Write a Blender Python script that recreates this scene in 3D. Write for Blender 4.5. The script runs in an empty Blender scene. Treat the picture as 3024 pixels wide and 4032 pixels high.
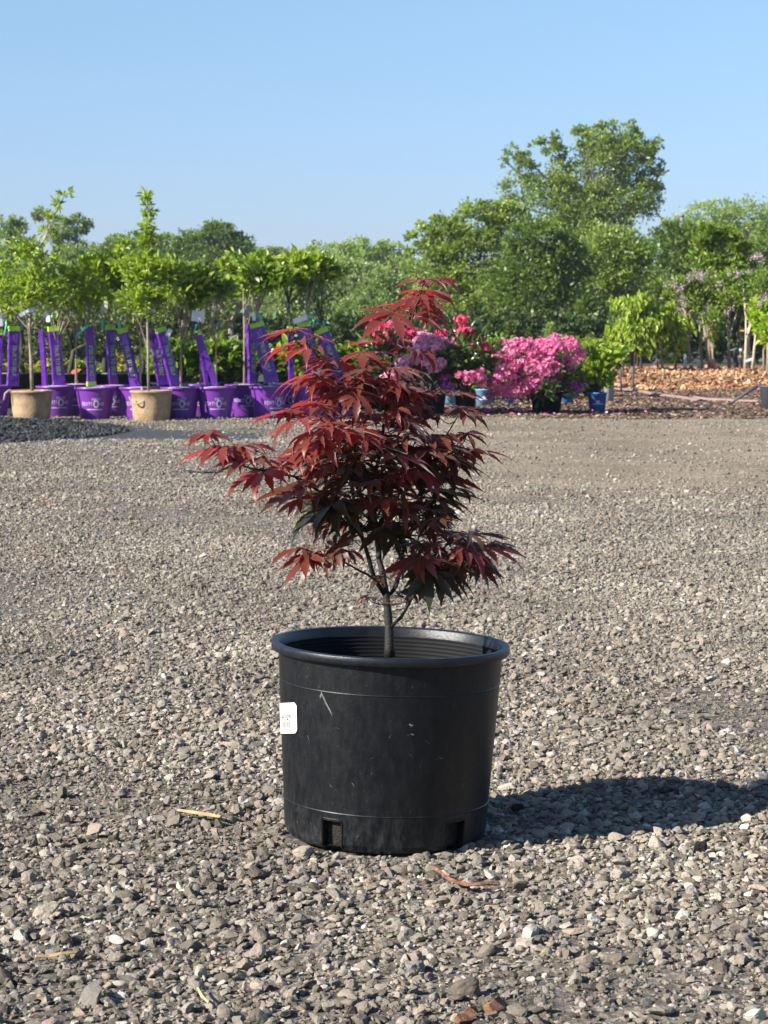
import bpy, math, random
import numpy as np
from math import radians as R, sin, cos, pi, tan, atan2, sqrt
C = bpy.context.scene.collection
SC = bpy.context.scene

# ---------------------------------------------------------------- camera
FPX = 8975.0; PITCH = R(4.71); EYE = 0.894
cam_d = bpy.data.cameras.new('camera'); cam = bpy.data.objects.new('camera', cam_d); C.objects.link(cam)
cam_d.sensor_fit = 'VERTICAL'; cam_d.sensor_height = 34.59; cam_d.sensor_width = 25.94; cam_d.lens = 77.0
cam_d.clip_start = 0.1; cam_d.clip_end = 3000
cam_d.dof.use_dof = True; cam_d.dof.focus_distance = 3.95; cam_d.dof.aperture_fstop = 24
cam.location = (0, 0, EYE); cam.rotation_euler = (pi/2 - PITCH, 0, 0)
SC.camera = cam

# ---------------------------------------------------------------- world, sun, exposure
SUN_EL = R(30.6); SUN_AZ = R(27)             # the sun stands to the left, a little behind the camera
to_sun = (-cos(SUN_AZ)*cos(SUN_EL), -sin(SUN_AZ)*cos(SUN_EL), sin(SUN_EL))
world = bpy.data.worlds.new('World'); SC.world = world; world.use_nodes = True
wn = world.node_tree; bg = wn.nodes['Background']
sky = wn.nodes.new('ShaderNodeTexSky'); sky.sky_type = 'NISHITA'; sky.sun_disc = False
sky.sun_elevation = SUN_EL; sky.sun_rotation = atan2(to_sun[0], to_sun[1])
sky.altitude = 0; sky.air_density = 1.0; sky.dust_density = 0.25; sky.ozone_density = 4.0
hs = wn.nodes.new('ShaderNodeHueSaturation'); hs.inputs['Saturation'].default_value = 1.0
wn.links.new(sky.outputs[0], hs.inputs['Color'])
# clear dry air: the low sky is bluer than the model's
wc = wn.nodes.new('ShaderNodeTexCoord'); ws = wn.nodes.new('ShaderNodeSeparateXYZ'); wn.links.new(wc.outputs['Generated'], ws.inputs[0])
wr_ = wn.nodes.new('ShaderNodeValToRGB'); wn.links.new(ws.outputs['Z'], wr_.inputs[0])
for e_, (p_, c_) in zip(wr_.color_ramp.elements, ((0.0, (.575, .645, .995, 1)), (.15, (.89, .93, .97, 1)))): e_.position = p_; e_.color = c_
wm = wn.nodes.new('ShaderNodeMix'); wm.data_type = 'RGBA'; wm.blend_type = 'MULTIPLY'; wm.inputs[0].default_value = 1
wn.links.new(hs.outputs[0], wm.inputs[6]); wn.links.new(wr_.outputs[0], wm.inputs[7]); wn.links.new(wm.outputs[2], bg.inputs[0])
bg.inputs[1].default_value = 0.076
sd = bpy.data.lights.new('sun', 'SUN'); sd.energy = 5.0; sd.angle = R(0.5); sd.color = (1.0, 0.95, 0.875)
sun = bpy.data.objects.new('sun', sd); C.objects.link(sun)
sun.rotation_euler = (pi/2 - SUN_EL, 0, atan2(to_sun[1], to_sun[0]) + pi/2)
SC.view_settings.view_transform = 'Standard'; SC.view_settings.look = 'None'
SC.view_settings.exposure = 1.1; SC.view_settings.gamma = 1.0

# ---------------------------------------------------------------- helpers
def W(sx, sy, Y):
    u = (sx - 1512)/FPX; v = (2016 - sy)/FPX
    dy = cos(PITCH) + v*sin(PITCH); dz = -sin(PITCH) + v*cos(PITCH)
    t = Y/dy
    return np.array((u*t, Y, EYE + dz*t))
def GY(sy, z=0.0):
    v = (2016 - sy)/FPX
    dy = cos(PITCH) + v*sin(PITCH); dz = -sin(PITCH) + v*cos(PITCH)
    return (z - EYE)/dz*dy
def G(sx, sy, z=0.0): return W(sx, sy, GY(sy, z))
def S(px, Y): return px*Y/FPX

def tag(o, label=None, cat=None, group=None, kind=None):
    if label: o['label'] = label
    if cat: o['category'] = cat
    if group: o['group'] = group
    if kind: o['kind'] = kind
    return o
def empty(name, loc, rz=0):
    o = bpy.data.objects.new(name, None); C.objects.link(o); o.location = loc; o.rotation_euler = (0, 0, rz)
    o.empty_display_size = .1
    return o
class MB:
    def __init__(s): s.v = []; s.f = []; s.m = []; s.sm = []
    def add(s, vs, fs, m=0, smooth=True):
        b = len(s.v); s.v += [tuple(map(float, p)) for p in vs]
        for f in fs: s.f.append(tuple(b + i for i in f)); s.m.append(m); s.sm.append(smooth)
        return s
    def tube(s, pts, rad, n=8, m=0, cap=True):
        pts = [np.array(p, float) for p in pts]; k = len(pts)
        if not hasattr(rad, '__len__'): rad = [rad]*k
        vs = []; ref = None
        for i, p in enumerate(pts):
            d = pts[min(i+1, k-1)] - pts[max(i-1, 0)]; d = d/(np.linalg.norm(d) + 1e-12)
            if ref is None: ref = np.array((0, 0, 1.)) if abs(d[2]) < .8 else np.array((1., 0, 0))
            a = np.cross(d, ref); a /= np.linalg.norm(a) + 1e-12; b = np.cross(a, d); ref = b
            for j in range(n):
                t = 2*pi*j/n; vs.append(p + rad[i]*(cos(t)*a + sin(t)*b))
        fs = [(i*n + j, i*n + (j+1) % n, (i+1)*n + (j+1) % n, (i+1)*n + j) for i in range(k-1) for j in range(n)]
        if cap: fs += [tuple(range(n-1, -1, -1)), tuple((k-1)*n + j for j in range(n))]
        return s.add(vs, fs, m)
    def lathe(s, prof, n=48, m=0, c=(0, 0, 0), smooth=True):
        vs = [(c[0] + r*cos(2*pi*j/n), c[1] + r*sin(2*pi*j/n), c[2] + z) for r, z in prof for j in range(n)]
        fs = [(i*n + j, i*n + (j+1) % n, (i+1)*n + (j+1) % n, (i+1)*n + j) for i in range(len(prof)-1) for j in range(n)]
        return s.add(vs, fs, m, smooth)
    def box(s, c, d, rz=0, m=0):
        x, y, z = [q/2 for q in d]; vs = []
        for sx in (-1, 1):
            for sy in (-1, 1):
                for sz in (-1, 1):
                    px, py = sx*x, sy*y
                    vs.append((c[0] + px*cos(rz) - py*sin(rz), c[1] + px*sin(rz) + py*cos(rz), c[2] + sz*z))
        return s.add(vs, [(0, 1, 3, 2), (4, 6, 7, 5), (0, 4, 5, 1), (2, 3, 7, 6), (0, 2, 6, 4), (1, 5, 7, 3)], m, False)
    def build(s, name, mats, parent=None):
        me = bpy.data.meshes.new(name); me.from_pydata(s.v, [], s.f)
        if not isinstance(mats, (list, tuple)): mats = [mats]
        for q in mats: me.materials.append(q)
        me.polygons.foreach_set('material_index', s.m); me.polygons.foreach_set('use_smooth', s.sm)
        me.update(); o = bpy.data.objects.new(name, me); C.objects.link(o)
        if parent: o.parent = parent
        return o
def np_mesh(name, v, f, mats, parent=None, fattr=None, mi=None, smooth=False, link=True):
    """v (N,3) float, f (M,k) int faces of equal size"""
    me = bpy.data.meshes.new(name); M, k = f.shape
    me.vertices.add(len(v)); me.vertices.foreach_set('co', np.ascontiguousarray(v, np.float32).ravel())
    me.loops.add(M*k); me.loops.foreach_set('vertex_index', np.ascontiguousarray(f, np.int32).ravel())
    me.polygons.add(M); me.polygons.foreach_set('loop_start', np.arange(0, M*k, k, dtype=np.int32))
    if not isinstance(mats, (list, tuple)): mats = [mats]
    for q in mats: me.materials.append(q)
    if mi is not None: me.polygons.foreach_set('material_index', np.ascontiguousarray(mi, np.int32))
    me.polygons.foreach_set('use_smooth', np.full(M, smooth, bool))
    if fattr is not None:
        a = me.attributes.new('var', 'FLOAT', 'FACE'); a.data.foreach_set('value', np.ascontiguousarray(fattr, np.float32))
    me.update(calc_edges=True); me.validate()
    o = bpy.data.objects.new(name, me)
    if link: C.objects.link(o)
    if parent: o.parent = parent
    return o

# ---------------------------------------------------------------- materials
def nodes(name):
    m = bpy.data.materials.new(name); m.use_nodes = True
    return m, m.node_tree.nodes, m.node_tree.links, m.node_tree.nodes['Principled BSDF']
def ramp(nt, fac, stops):
    r = nt.nodes.new('ShaderNodeValToRGB'); e = r.color_ramp.elements
    while len(e) < len(stops): e.new(.5)
    for q, (p, c) in zip(e, stops): q.position = p; q.color = (*c, 1)
    nt.links.new(fac, r.inputs[0]); return r.outputs[0]
def noise(nt, scale, detail=3, rough=.5, vec=None, obj=False):
    n = nt.nodes.new('ShaderNodeTexNoise'); n.inputs['Scale'].default_value = scale
    n.inputs['Detail'].default_value = detail; n.inputs['Roughness'].default_value = rough
    if vec is None:
        g = nt.nodes.new('ShaderNodeNewGeometry') if not obj else nt.nodes.new('ShaderNodeTexCoord')
        vec = g.outputs['Position'] if not obj else g.outputs['Object']
    nt.links.new(vec, n.inputs['Vector']); return n.outputs['Fac']
def mixc(nt, fac, a, b, mode='MIX'):
    x = nt.nodes.new('ShaderNodeMix'); x.data_type = 'RGBA'; x.blend_type = mode
    for sock, val in ((x.inputs[0], fac), (x.inputs[6], a), (x.inputs[7], b)):
        if isinstance(val, (int, float)): sock.default_value = val
        elif isinstance(val, tuple): sock.default_value = (*val, 1)
        else: nt.links.new(val, sock)
    return x.outputs[2]
def bump(nt, bsdf, h, strength=.3, dist=.01):
    b = nt.nodes.new('ShaderNodeBump'); b.inputs['Strength'].default_value = strength; b.inputs['Distance'].default_value = dist
    nt.links.new(h, b.inputs['Height']); nt.links.new(b.outputs[0], bsdf.inputs['Normal'])
def simple(name, col, rough=.6, var=.25, scale=8, spec=.5, bmp=0, obj=False):
    m, n, l, b = nodes(name); nt = m.node_tree
    c2 = tuple(min(1, c*(1+var)) for c in col); c1 = tuple(c*(1-var) for c in col)
    f = noise(nt, scale, 5, .6, obj=obj)
    l.new(ramp(nt, f, [(.3, c1), (.7, c2)]), b.inputs['Base Color'])
    b.inputs['Roughness'].default_value = rough; b.inputs['Specular IOR Level'].default_value = spec
    if bmp: bump(nt, b, noise(nt, scale*4, 6, .65, obj=obj), bmp, .01)
    return m
def leafmat(name, lo, hi, back=None, trans=.35, tcol=None, rough=.45, spec=.45):
    """two-sided leaf: colour varies leaf by leaf through the face attribute 'var'"""
    m, n, l, b = nodes(name); nt = m.node_tree
    a = n.new('ShaderNodeAttribute'); a.attribute_name = 'var'
    col = ramp(nt, a.outputs['Fac'], [(0, lo), (.5, tuple((x+y)/2 for x, y in zip(lo, hi))), (1, hi)])
    if back:
        g = n.new('ShaderNodeNewGeometry'); front = col
        col = mixc(nt, g.outputs['Backfacing'], front, back)
    l.new(col, b.inputs['Base Color']); b.inputs['Roughness'].default_value = rough
    b.inputs['Specular IOR Level'].default_value = spec
    t = n.new('ShaderNodeBsdfTranslucent')
    if tcol: t.inputs[0].default_value = (*tcol, 1)
    else:
        l.new(mixc(nt, 1.0, col, (1.5, 1.7, .7), 'MULTIPLY'), t.inputs[0])
    mx = n.new('ShaderNodeMixShader'); mx.inputs[0].default_value = trans
    l.new(b.outputs[0], mx.inputs[1]); l.new(t.outputs[0], mx.inputs[2])
    l.new(mx.outputs[0], n['Material Output'].inputs[0]); return m

M = {}
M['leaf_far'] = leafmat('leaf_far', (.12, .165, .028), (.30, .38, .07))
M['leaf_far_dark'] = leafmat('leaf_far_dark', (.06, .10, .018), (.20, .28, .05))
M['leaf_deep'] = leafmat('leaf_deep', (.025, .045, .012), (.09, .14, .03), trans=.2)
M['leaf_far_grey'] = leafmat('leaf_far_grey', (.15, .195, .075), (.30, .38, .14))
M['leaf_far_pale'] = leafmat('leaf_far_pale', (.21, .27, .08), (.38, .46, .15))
M['leaf_bright'] = leafmat('leaf_bright', (.12, .195, .014), (.42, .50, .07), spec=.6, rough=.38)
M['leaf_mid'] = leafmat('leaf_mid', (.08, .14, .012), (.27, .36, .045), spec=.6, rough=.38)
M['leaf_lime'] = leafmat('leaf_lime', (.18, .26, .02), (.42, .52, .06))
M['leaf_yellow'] = leafmat('leaf_yellow', (.20, .24, .02), (.55, .48, .05))
M['leaf_rhodo'] = leafmat('leaf_rhodo', (.03, .06, .015), (.12, .18, .04), spec=.7, rough=.32, trans=.15)
M['leaf_conifer'] = leafmat('leaf_conifer', (.05, .07, .016), (.17, .19, .045), trans=.15)
M['petal_pink'] = leafmat('petal_pink', (.84, .15, .36), (.96, .42, .64), tcol=(.8, .2, .5), trans=.35)
M['petal_pale'] = leafmat('petal_pale', (.88, .32, .50), (.97, .66, .78), tcol=(.85, .35, .55), trans=.35)
M['petal_rose'] = leafmat('petal_rose', (.82, .04, .17), (.95, .20, .36), tcol=(.8, .05, .2), trans=.35)
M['petal_shaded'] = leafmat('petal_shaded', (.36, .05, .38), (.60, .14, .55), trans=.3)  # darker copy of the pink petals, shade put into the colour
M['petal_mauve'] = leafmat('petal_mauve', (.38, .25, .36), (.6, .45, .55), trans=.3)
M['bark'] = simple('bark', (.32, .25, .19), .85, .35, 30, bmp=.5)
M['bark_dark'] = simple('bark_dark', (.06, .05, .042), .85, .35, 30, bmp=.5)
M['bark_far'] = simple('bark_far', (.12, .105, .09), .9, .3, 3)
M['bark_maple'] = simple('bark_maple', (.015, .011, .009), .6, .4, 60, bmp=.4)
M['soil'] = simple('soil', (.035, .026, .02), .95, .5, 60, bmp=1)
M['pot_purple'] = simple('pot_purple', (.155, .033, .28), .38, .08, 6)
M['sleeve_purple'] = simple('sleeve_purple', (.115, .018, .30), .33, .1, 8)
M['sleeve_green'] = simple('sleeve_green', (.36, .66, .02), .4, .08, 8)
M['print_white'] = simple('print_white', (.62, .55, .70), .5, .05, 8)
M['pot_fibre'] = simple('pot_fibre', (.37, .255, .145), .9, .26, 14, bmp=.8)
M['pot_black'] = simple('pot_black', (.014, .015, .017), .45, .3, 14)
M['pot_blue'] = simple('pot_blue', (.07, .20, .52), .5, .15, 10)
M['pot_lightblue'] = simple('pot_lightblue', (.22, .42, .62), .5, .15, 10)
M['pot_grey'] = simple('pot_grey', (.42, .46, .47), .6, .15, 10)
M['tag_white'] = simple('tag_white', (.72, .75, .80), .35, .06, 20)
M['tag_grey'] = simple('tag_grey', (.30, .30, .36), .35, .06, 20)
M['ribbon'] = simple('ribbon', (.12, .50, .42), .35, .1, 30)
M['rope'] = simple('rope', (.45, .34, .25), .9, .2, 40)
M['wood_pale'] = simple('wood_pale', (.50, .41, .30), .85, .25, 12, bmp=.3)
M['orange'] = simple('orange', (.75, .20, .09), .5, .1, 12)
M['amber'] = simple('amber', (.75, .38, .02), .5, .1, 12)
M['red'] = simple('red', (.62, .13, .09), .5, .2, 12)
M['white_guard'] = simple('white_guard', (.70, .72, .66), .5, .1, 12)
M['steel'] = simple('steel', (.10, .11, .12), .6, .2, 12)
M['hose'] = simple('hose', (.27, .17, .145), .7, .15, 3)
M['mulch_top'] = simple('mulch_top', (.62, .52, .50), .9, .3, 40)
M['straw'] = simple('straw', (.46, .33, .15), .8, .25, 60)
M['bark_orange'] = simple('bark_orange', (.24, .115, .062), .95, .75, 75, bmp=.8)
M['dead_leaf'] = simple('dead_leaf', (.42, .29, .12), .8, .35, 60)
M['clod'] = simple('clod', (.03, .022, .018), .95, .5, 90, bmp=1)

# ground: packed grit; colour zones are real differences of soil (tan fines, dark aggregate by the shrubs)
def ground_material():
    m, n, l, b = nodes('ground'); nt = m.node_tree
    g = n.new('ShaderNodeNewGeometry'); sp = n.new('ShaderNodeSeparateXYZ'); l.new(g.outputs['Position'], sp.inputs[0])
    fine = ramp(nt, noise(nt, 60, 6, .7), [(.3, (.045, .038, .03)), (.5, (.14, .122, .098)), (.72, (.32, .285, .24))])
    vor = n.new('ShaderNodeTexVoronoi'); vor.inputs['Scale'].default_value = 45; l.new(g.outputs['Position'], vor.inputs['Vector'])
    cell = n.new('ShaderNodeSeparateColor'); l.new(vor.outputs['Color'], cell.inputs[0])
    st = ramp(nt, cell.outputs[0], [(0, (.07, .062, .052)), (.5, (.17, .152, .13)), (1, (.36, .33, .29))])
    grit = mixc(nt, .55, fine, st)
    tan_ = mixc(nt, .35, ramp(nt, noise(nt, 25, 6, .75), [(.34, (.20, .155, .105)), (.5, (.33, .265, .185)), (.64, (.48, .395, .285))]), grit)
    # tan fines lie between ~12 and 20 m on the right, fading with a ragged edge
    def band(sock, a0, a1, b0, b1):
        def sm(x, y):
            q = n.new('ShaderNodeMapRange'); q.interpolation_type = 'SMOOTHSTEP'
            q.inputs['From Min'].default_value = x; q.inputs['From Max'].default_value = y
            l.new(sock, q.inputs[0]); return q.outputs[0]
        mm = n.new('ShaderNodeMath'); mm.operation = 'MULTIPLY'
        l.new(sm(a0, a1), mm.inputs[0]); l.new(sm(b1, b0), mm.inputs[1]); return mm.outputs[0]
    w = noise(nt, .8, 4, .6); wob = n.new('ShaderNodeMath'); wob.operation = 'MULTIPLY_ADD'
    l.new(w, wob.inputs[0]); wob.inputs[1].default_value = 2.4; ysub = n.new('ShaderNodeMath'); ysub.inputs[1].default_value = -1.2; l.new(sp.outputs['Y'], ysub.inputs[0]); l.new(ysub.outputs[0], wob.inputs[2])
    ztan = band(wob.outputs[0], 10.0, 13, 21.3, 22.4)
    zx = band(sp.outputs['X'], -1.5, 1.2, 50, 60)
    mm = n.new('ShaderNodeMath'); mm.operation = 'MULTIPLY'; l.new(ztan, mm.inputs[0]); l.new(zx, mm.inputs[1])
    c = mixc(nt, mm.outputs[0], grit, tan_)
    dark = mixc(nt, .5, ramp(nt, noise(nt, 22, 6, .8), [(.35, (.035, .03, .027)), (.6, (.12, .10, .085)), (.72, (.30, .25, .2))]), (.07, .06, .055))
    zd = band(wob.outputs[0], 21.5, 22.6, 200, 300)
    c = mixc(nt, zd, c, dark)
    c = mixc(nt, 1.0, c, ramp(nt, noise(nt, .9, 5, .65), [(.35, (.74, .72, .70)), (.65, (1.16, 1.14, 1.1))]), 'MULTIPLY')
    l.new(c, b.inputs['Base Color']); b.inputs['Roughness'].default_value = .95; b.inputs['Specular IOR Level'].default_value = .2
    bump(nt, b, mixc(nt, .5, vor.outputs['Distance'], noise(nt, 90, 6, .7)), 1.0, .02)
    return m
M['ground'] = ground_material()
def stone_material(name, stops, tint=0):
    m, n, l, b = nodes(name); nt = m.node_tree
    oi = n.new('ShaderNodeObjectInfo')
    c = ramp(nt, oi.outputs['Random'], stops)
    sp = noise(nt, 260, 4, .7)
    c = mixc(nt, .55, c, ramp(nt, sp, [(.3, (.45, .43, .40)), (.62, (1.15, 1.12, 1.08)), (.72, (1.5, 1.5, 1.45))]), 'MULTIPLY')
    pat = ramp(nt, noise(nt, .75, 3, .6), [(.36, (.66, .64, .61)), (.64, (1.2, 1.17, 1.1))])
    c = mixc(nt, 1.0, c, pat, 'MULTIPLY')
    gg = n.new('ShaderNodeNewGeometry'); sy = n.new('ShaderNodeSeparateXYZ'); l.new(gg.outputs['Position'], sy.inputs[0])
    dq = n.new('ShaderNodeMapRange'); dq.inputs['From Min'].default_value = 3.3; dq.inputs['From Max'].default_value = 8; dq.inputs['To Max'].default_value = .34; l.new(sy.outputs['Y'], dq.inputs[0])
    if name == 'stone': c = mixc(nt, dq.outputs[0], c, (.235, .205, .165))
    l.new(c, b.inputs['Base Color']); b.inputs['Roughness'].default_value = .9; b.inputs['Specular IOR Level'].default_value = .25
    bump(nt, b, noise(nt, 420, 5, .7), .5, .002)
    return m
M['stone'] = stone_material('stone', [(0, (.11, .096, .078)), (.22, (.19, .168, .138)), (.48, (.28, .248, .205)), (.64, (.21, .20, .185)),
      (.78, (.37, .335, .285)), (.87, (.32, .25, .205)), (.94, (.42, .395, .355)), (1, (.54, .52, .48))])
M['stone_shaded'] = stone_material('stone_shaded', [(0, (.018, .022, .026)), (.6, (.045, .052, .06)), (1, (.09, .10, .11))])  # heap stones, darkened and blued to carry the shade lying on them
M['chip'] = stone_material('chip', [(0, (.13, .06, .034)), (.4, (.34, .18, .10)), (.75, (.50, .30, .17)), (1, (.74, .53, .34))])
M['chip_dark'] = stone_material('chip_dark', [(0, (.05, .035, .03)), (.5, (.13, .085, .06)), (.85, (.30, .20, .15)), (1, (.55, .40, .30))])

# ---------------------------------------------------------------- ground sheet
def hgt(x, y):
    """gentle swell of the yard, a few centimetres"""
    x = np.asarray(x, float); y = np.asarray(y, float)
    h = .006*np.sin(x*2.3 + .7*np.sin(y*1.1)) + .005*np.sin(y*3.1 + x*.9) + .004*np.sin(x*6.1 + 2)*np.sin(y*5.3)
    k = np.clip((y - 6)/10, 0, 1)*np.clip((24 - y)/4, 0, 1)
    h = h + k*(.018*np.sin(y*1.25 + .35*x + 1) + .012*np.sin(x*1.1 - y*.6))
    r = np.hypot(x, y - 3.94); flat = np.clip((r - .3)/.5, 0, 1)
    return h*flat
xs = np.unique(np.concatenate([np.linspace(-1400, -60, 12), np.linspace(-60, -6, 20), np.linspace(-6, 6, 130), np.linspace(6, 60, 20), np.linspace(60, 1400, 12)]))
ys = np.unique(np.concatenate([np.linspace(-200, 0, 8), np.linspace(0, 24, 260), np.linspace(24, 60, 40), np.linspace(60, 2500, 24)]))
X, Y = np.meshgrid(xs, ys); Z = np.where((np.abs(X) < 7), hgt(X, Y), 0)
v = np.stack([X.ravel(), Y.ravel(), Z.ravel()], 1); nx = len(xs); ny = len(ys)
ii, jj = np.meshgrid(np.arange(ny-1), np.arange(nx-1), indexing='ij')
f = np.stack([ii*nx + jj, ii*nx + jj + 1, (ii+1)*nx + jj + 1, (ii+1)*nx + jj], -1).reshape(-1, 4)
tag(np_mesh('ground', v, f, M['ground'], smooth=True), kind='structure')

# ---------------------------------------------------------------- loose stone, scattered by geometry nodes
def ico(sub):
    import bmesh
    bm = bmesh.new(); bmesh.ops.create_icosphere(bm, subdivisions=sub, radius=1)
    v = np.array([p.co[:] for p in bm.verts]); f = np.array([[q.index for q in p.verts] for p in bm.faces]); bm.free(); return v, f
def rock(rng, sub=3, cuts=9, flat=(.36, .68), rough=.04):
    v, f = ico(sub); v = v.copy()
    for _ in range(cuts):
        nrm = rng.normal(size=3); nrm /= np.linalg.norm(nrm); d = rng.uniform(.45, .82)
        k = v@nrm - d; v -= np.where(k > 0, k, 0)[:, None]*nrm
    v += rng.normal(size=v.shape)*rough*.5
    v *= np.array((1, rng.uniform(.6, .95), rng.uniform(*flat)))
    v /= np.abs(v).max(); return v*.5, f
def proto_collection(name, n, maker, mat):
    col = bpy.data.collections.new(name)
    for i in range(n):
        v, f = maker(i); o = np_mesh(name + '_piece', v, f, mat, link=False); col.objects.link(o)
    return col
def scatter(name, P, rot, scl, idx, col):
    me = bpy.data.meshes.new(name); me.vertices.add(len(P)); me.vertices.foreach_set('co', P.astype(np.float32).ravel())
    for nm, ty, dat in (('rot', 'FLOAT_VECTOR', rot), ('scl', 'FLOAT_VECTOR', scl)):
        a = me.attributes.new(nm, ty, 'POINT'); a.data.foreach_set('vector', dat.astype(np.float32).ravel())
    a = me.attributes.new('idx', 'INT', 'POINT'); a.data.foreach_set('value', idx.astype(np.int32))
    o = bpy.data.objects.new(name, me); C.objects.link(o)
    ng = bpy.data.node_groups.new(name + '_scatter', 'GeometryNodeTree')
    ng.interface.new_socket('Geometry', in_out='INPUT', socket_type='NodeSocketGeometry')
    ng.interface.new_socket('Geometry', in_out='OUTPUT', socket_type='NodeSocketGeometry')
    gi = ng.nodes.new('NodeGroupInput'); go = ng.nodes.new('NodeGroupOutput')
    ci = ng.nodes.new('GeometryNodeCollectionInfo'); ci.inputs['Collection'].default_value = col
    ci.inputs['Separate Children'].default_value = True; ci.inputs['Reset Children'].default_value = True
    ip = ng.nodes.new('GeometryNodeInstanceOnPoints'); ip.inputs['Pick Instance'].default_value = True
    def na(nm, ty):
        q = ng.nodes.new('GeometryNodeInputNamedAttribute'); q.data_type = ty; q.inputs['Name'].default_value = nm
        return q.outputs['Attribute']
    L = ng.links
    L.new(gi.outputs[0], ip.inputs['Points']); L.new(ci.outputs[0], ip.inputs['Instance'])
    L.new(na('idx', 'INT'), ip.inputs['Instance Index']); L.new(na('rot', 'FLOAT_VECTOR'), ip.inputs['Rotation'])
    L.new(na('scl', 'FLOAT_VECTOR'), ip.inputs['Scale']); L.new(ip.outputs[0], go.inputs[0])
    md = o.modifiers.new('scatter', 'NODES'); md.node_group = ng
    return o
rng = np.random.default_rng(7)
NR = 28
stones = proto_collection('stones', NR, lambda i: rock(np.random.default_rng(100+i), 3, 10 + i % 7, rough=.05), M['stone'])
def strip_points(y0, y1, dens, side, rng):
    """points per square metre over the wedge the lens sees plus a margin either side"""
    ym = np.linspace(y0, y1, 60); wd = .35*ym + 2*side; area = float(wd.mean()*(y1-y0)); n = int(area*dens)
    y = rng.uniform(y0, y1, n*2); y = y[rng.uniform(0, wd.max(), n*2) < .35*y + 2*side][:n]
    x = rng.uniform(-1, 1, len(y))*(.175*y + side); return x, y
PX, PY, PS = [], [], []
for y0, y1, dens, mean, sig, side in ((2.55, 5.2, 13000, .0086, .50, .40), (5.2, 7.5, 11500, .0086, .45, .4), (7.5, 10.5, 7400, .0100, .42, .45), (10.5, 15, 2500, .0130, .38, .6), (15, 22, 1000, .017, .4, .8)):
    x, y = strip_points(y0, y1, dens, side, rng); PX.append(x); PY.append(y); PS.append(np.exp(rng.normal(math.log(mean), sig, len(x))))
x, y = strip_points(2.55, 7, 170, .45, rng); PX.append(x); PY.append(y); PS.append(rng.uniform(.02, .036, len(x)))
x, y = strip_points(2.55, 5, 14, .45, rng); PX.append(x); PY.append(y); PS.append(rng.uniform(.030, .034, len(x)))
PX, PY, PS = map(np.concatenate, (PX, PY, PS)); PS = np.where(PS > .034, .020, PS)
BIG = [(672, 3640, .036), (463, 3770, .030), (571, 3712, .042), (1009, 3760, .038), (506, 3856, .034), (362, 3940, .046), (1012, 3456, .036), (1840, 3930, .046), (2088, 3690, .042), (2960, 3945, .040),
       (690, 3716, .030), (745, 3722, .034), (865, 3640, .030), (175, 3600, .045), (2300, 3800, .034), (2620, 3770, .036), (1040, 3240, .032), (2130, 2500, .034), (2220, 2498, .030), (1790, 3560, .036), (1175, 3620, .030)]
bp = np.array([G(a_, b_) for a_, b_, _ in BIG]); PX = np.r_[PX, bp[:, 0]]; PY = np.r_[PY, bp[:, 1]]; PS = np.r_[PS, [q[2] for q in BIG]]
tanz = (np.clip((PY - 10.5)/3, 0, 1)*np.clip((PX + .8)/1.5, 0, 1)); keep = rng.uniform(0, 1, len(PX)) > tanz*.78
keep &= ~((np.hypot(PX, PY - 3.94) < .165))
rp = np.hypot(PX, PY-3.94); keep &= ~((rp < .185) & (PS > .018))
patch = np.sin(PX*3.1 + 1.3*np.sin(PY*2.2))*np.sin(PY*2.7 + PX) ; keep &= ~((patch > .62) & (rng.uniform(0, 1, len(PX)) < .55) & (PS > .012))
fines = np.sin(PX*1.7 + 2.2*np.sin(PY*.55 + .4))*np.sin(PY*1.05 + .8*PX + 1.1) + .25*np.sin(PX*6 + PY*3)
keep &= ~((fines > .70) & (PY > 4.6) & (rng.uniform(0, 1, len(PX)) < .62))
PX, PY, PS = PX[keep], PY[keep], PS[keep]; n = len(PX)
PZ = hgt(PX, PY) + PS*rng.uniform(-.04, .30, n) - .0005
rot = np.stack([rng.normal(0, .35, n), rng.normal(0, .35, n), rng.uniform(0, 2*pi, n)], 1)
scl = PS[:, None]*rng.uniform(.85, 1.2, (n, 3))
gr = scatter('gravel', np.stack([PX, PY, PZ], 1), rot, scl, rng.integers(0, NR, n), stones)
tag(gr, 'grey and tan crushed stone gravel covering the yard', 'gravel', kind='stuff')

# far left gravel heap, shade put into its colour: its low toe enters the picture
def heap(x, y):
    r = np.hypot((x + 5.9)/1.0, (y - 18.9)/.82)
    return 1.2*np.exp(-(r/1.25)**2) + .118*np.clip(1 - (r - 2.2)/2.2, 0, 1)**1.6 - .012  # tall unseen hump added on the left to shade the low toe
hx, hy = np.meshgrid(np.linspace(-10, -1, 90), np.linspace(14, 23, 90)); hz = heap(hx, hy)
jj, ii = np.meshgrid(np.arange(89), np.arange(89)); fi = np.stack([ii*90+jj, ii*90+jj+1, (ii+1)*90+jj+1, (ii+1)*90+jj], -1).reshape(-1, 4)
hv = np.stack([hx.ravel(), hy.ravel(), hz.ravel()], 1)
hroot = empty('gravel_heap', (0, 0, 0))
tag(hroot, 'low heap of gravel, shade put into its colour, before the left fibre pot', 'gravel heap')
M['slate'] = simple('slate', (.045, .05, .055), .9, .4, 25, bmp=1)  # same shade put into the heap's base colour
np_mesh('heap_base', hv, fi, M['slate'], hroot, smooth=True)  # gravel base, its 'slate' colour is shade put into the gravel
stones_shaded = proto_collection('stones_shaded', 10, lambda i: rock(np.random.default_rng(300+i), 2, 8, rough=.05), M['stone_shaded'])
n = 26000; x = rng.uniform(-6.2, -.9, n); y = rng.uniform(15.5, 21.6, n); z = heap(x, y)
k = (z > .004); x, y, z = x[k], y[k], z[k]; n = len(x); s = rng.uniform(.02, .05, n)
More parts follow.
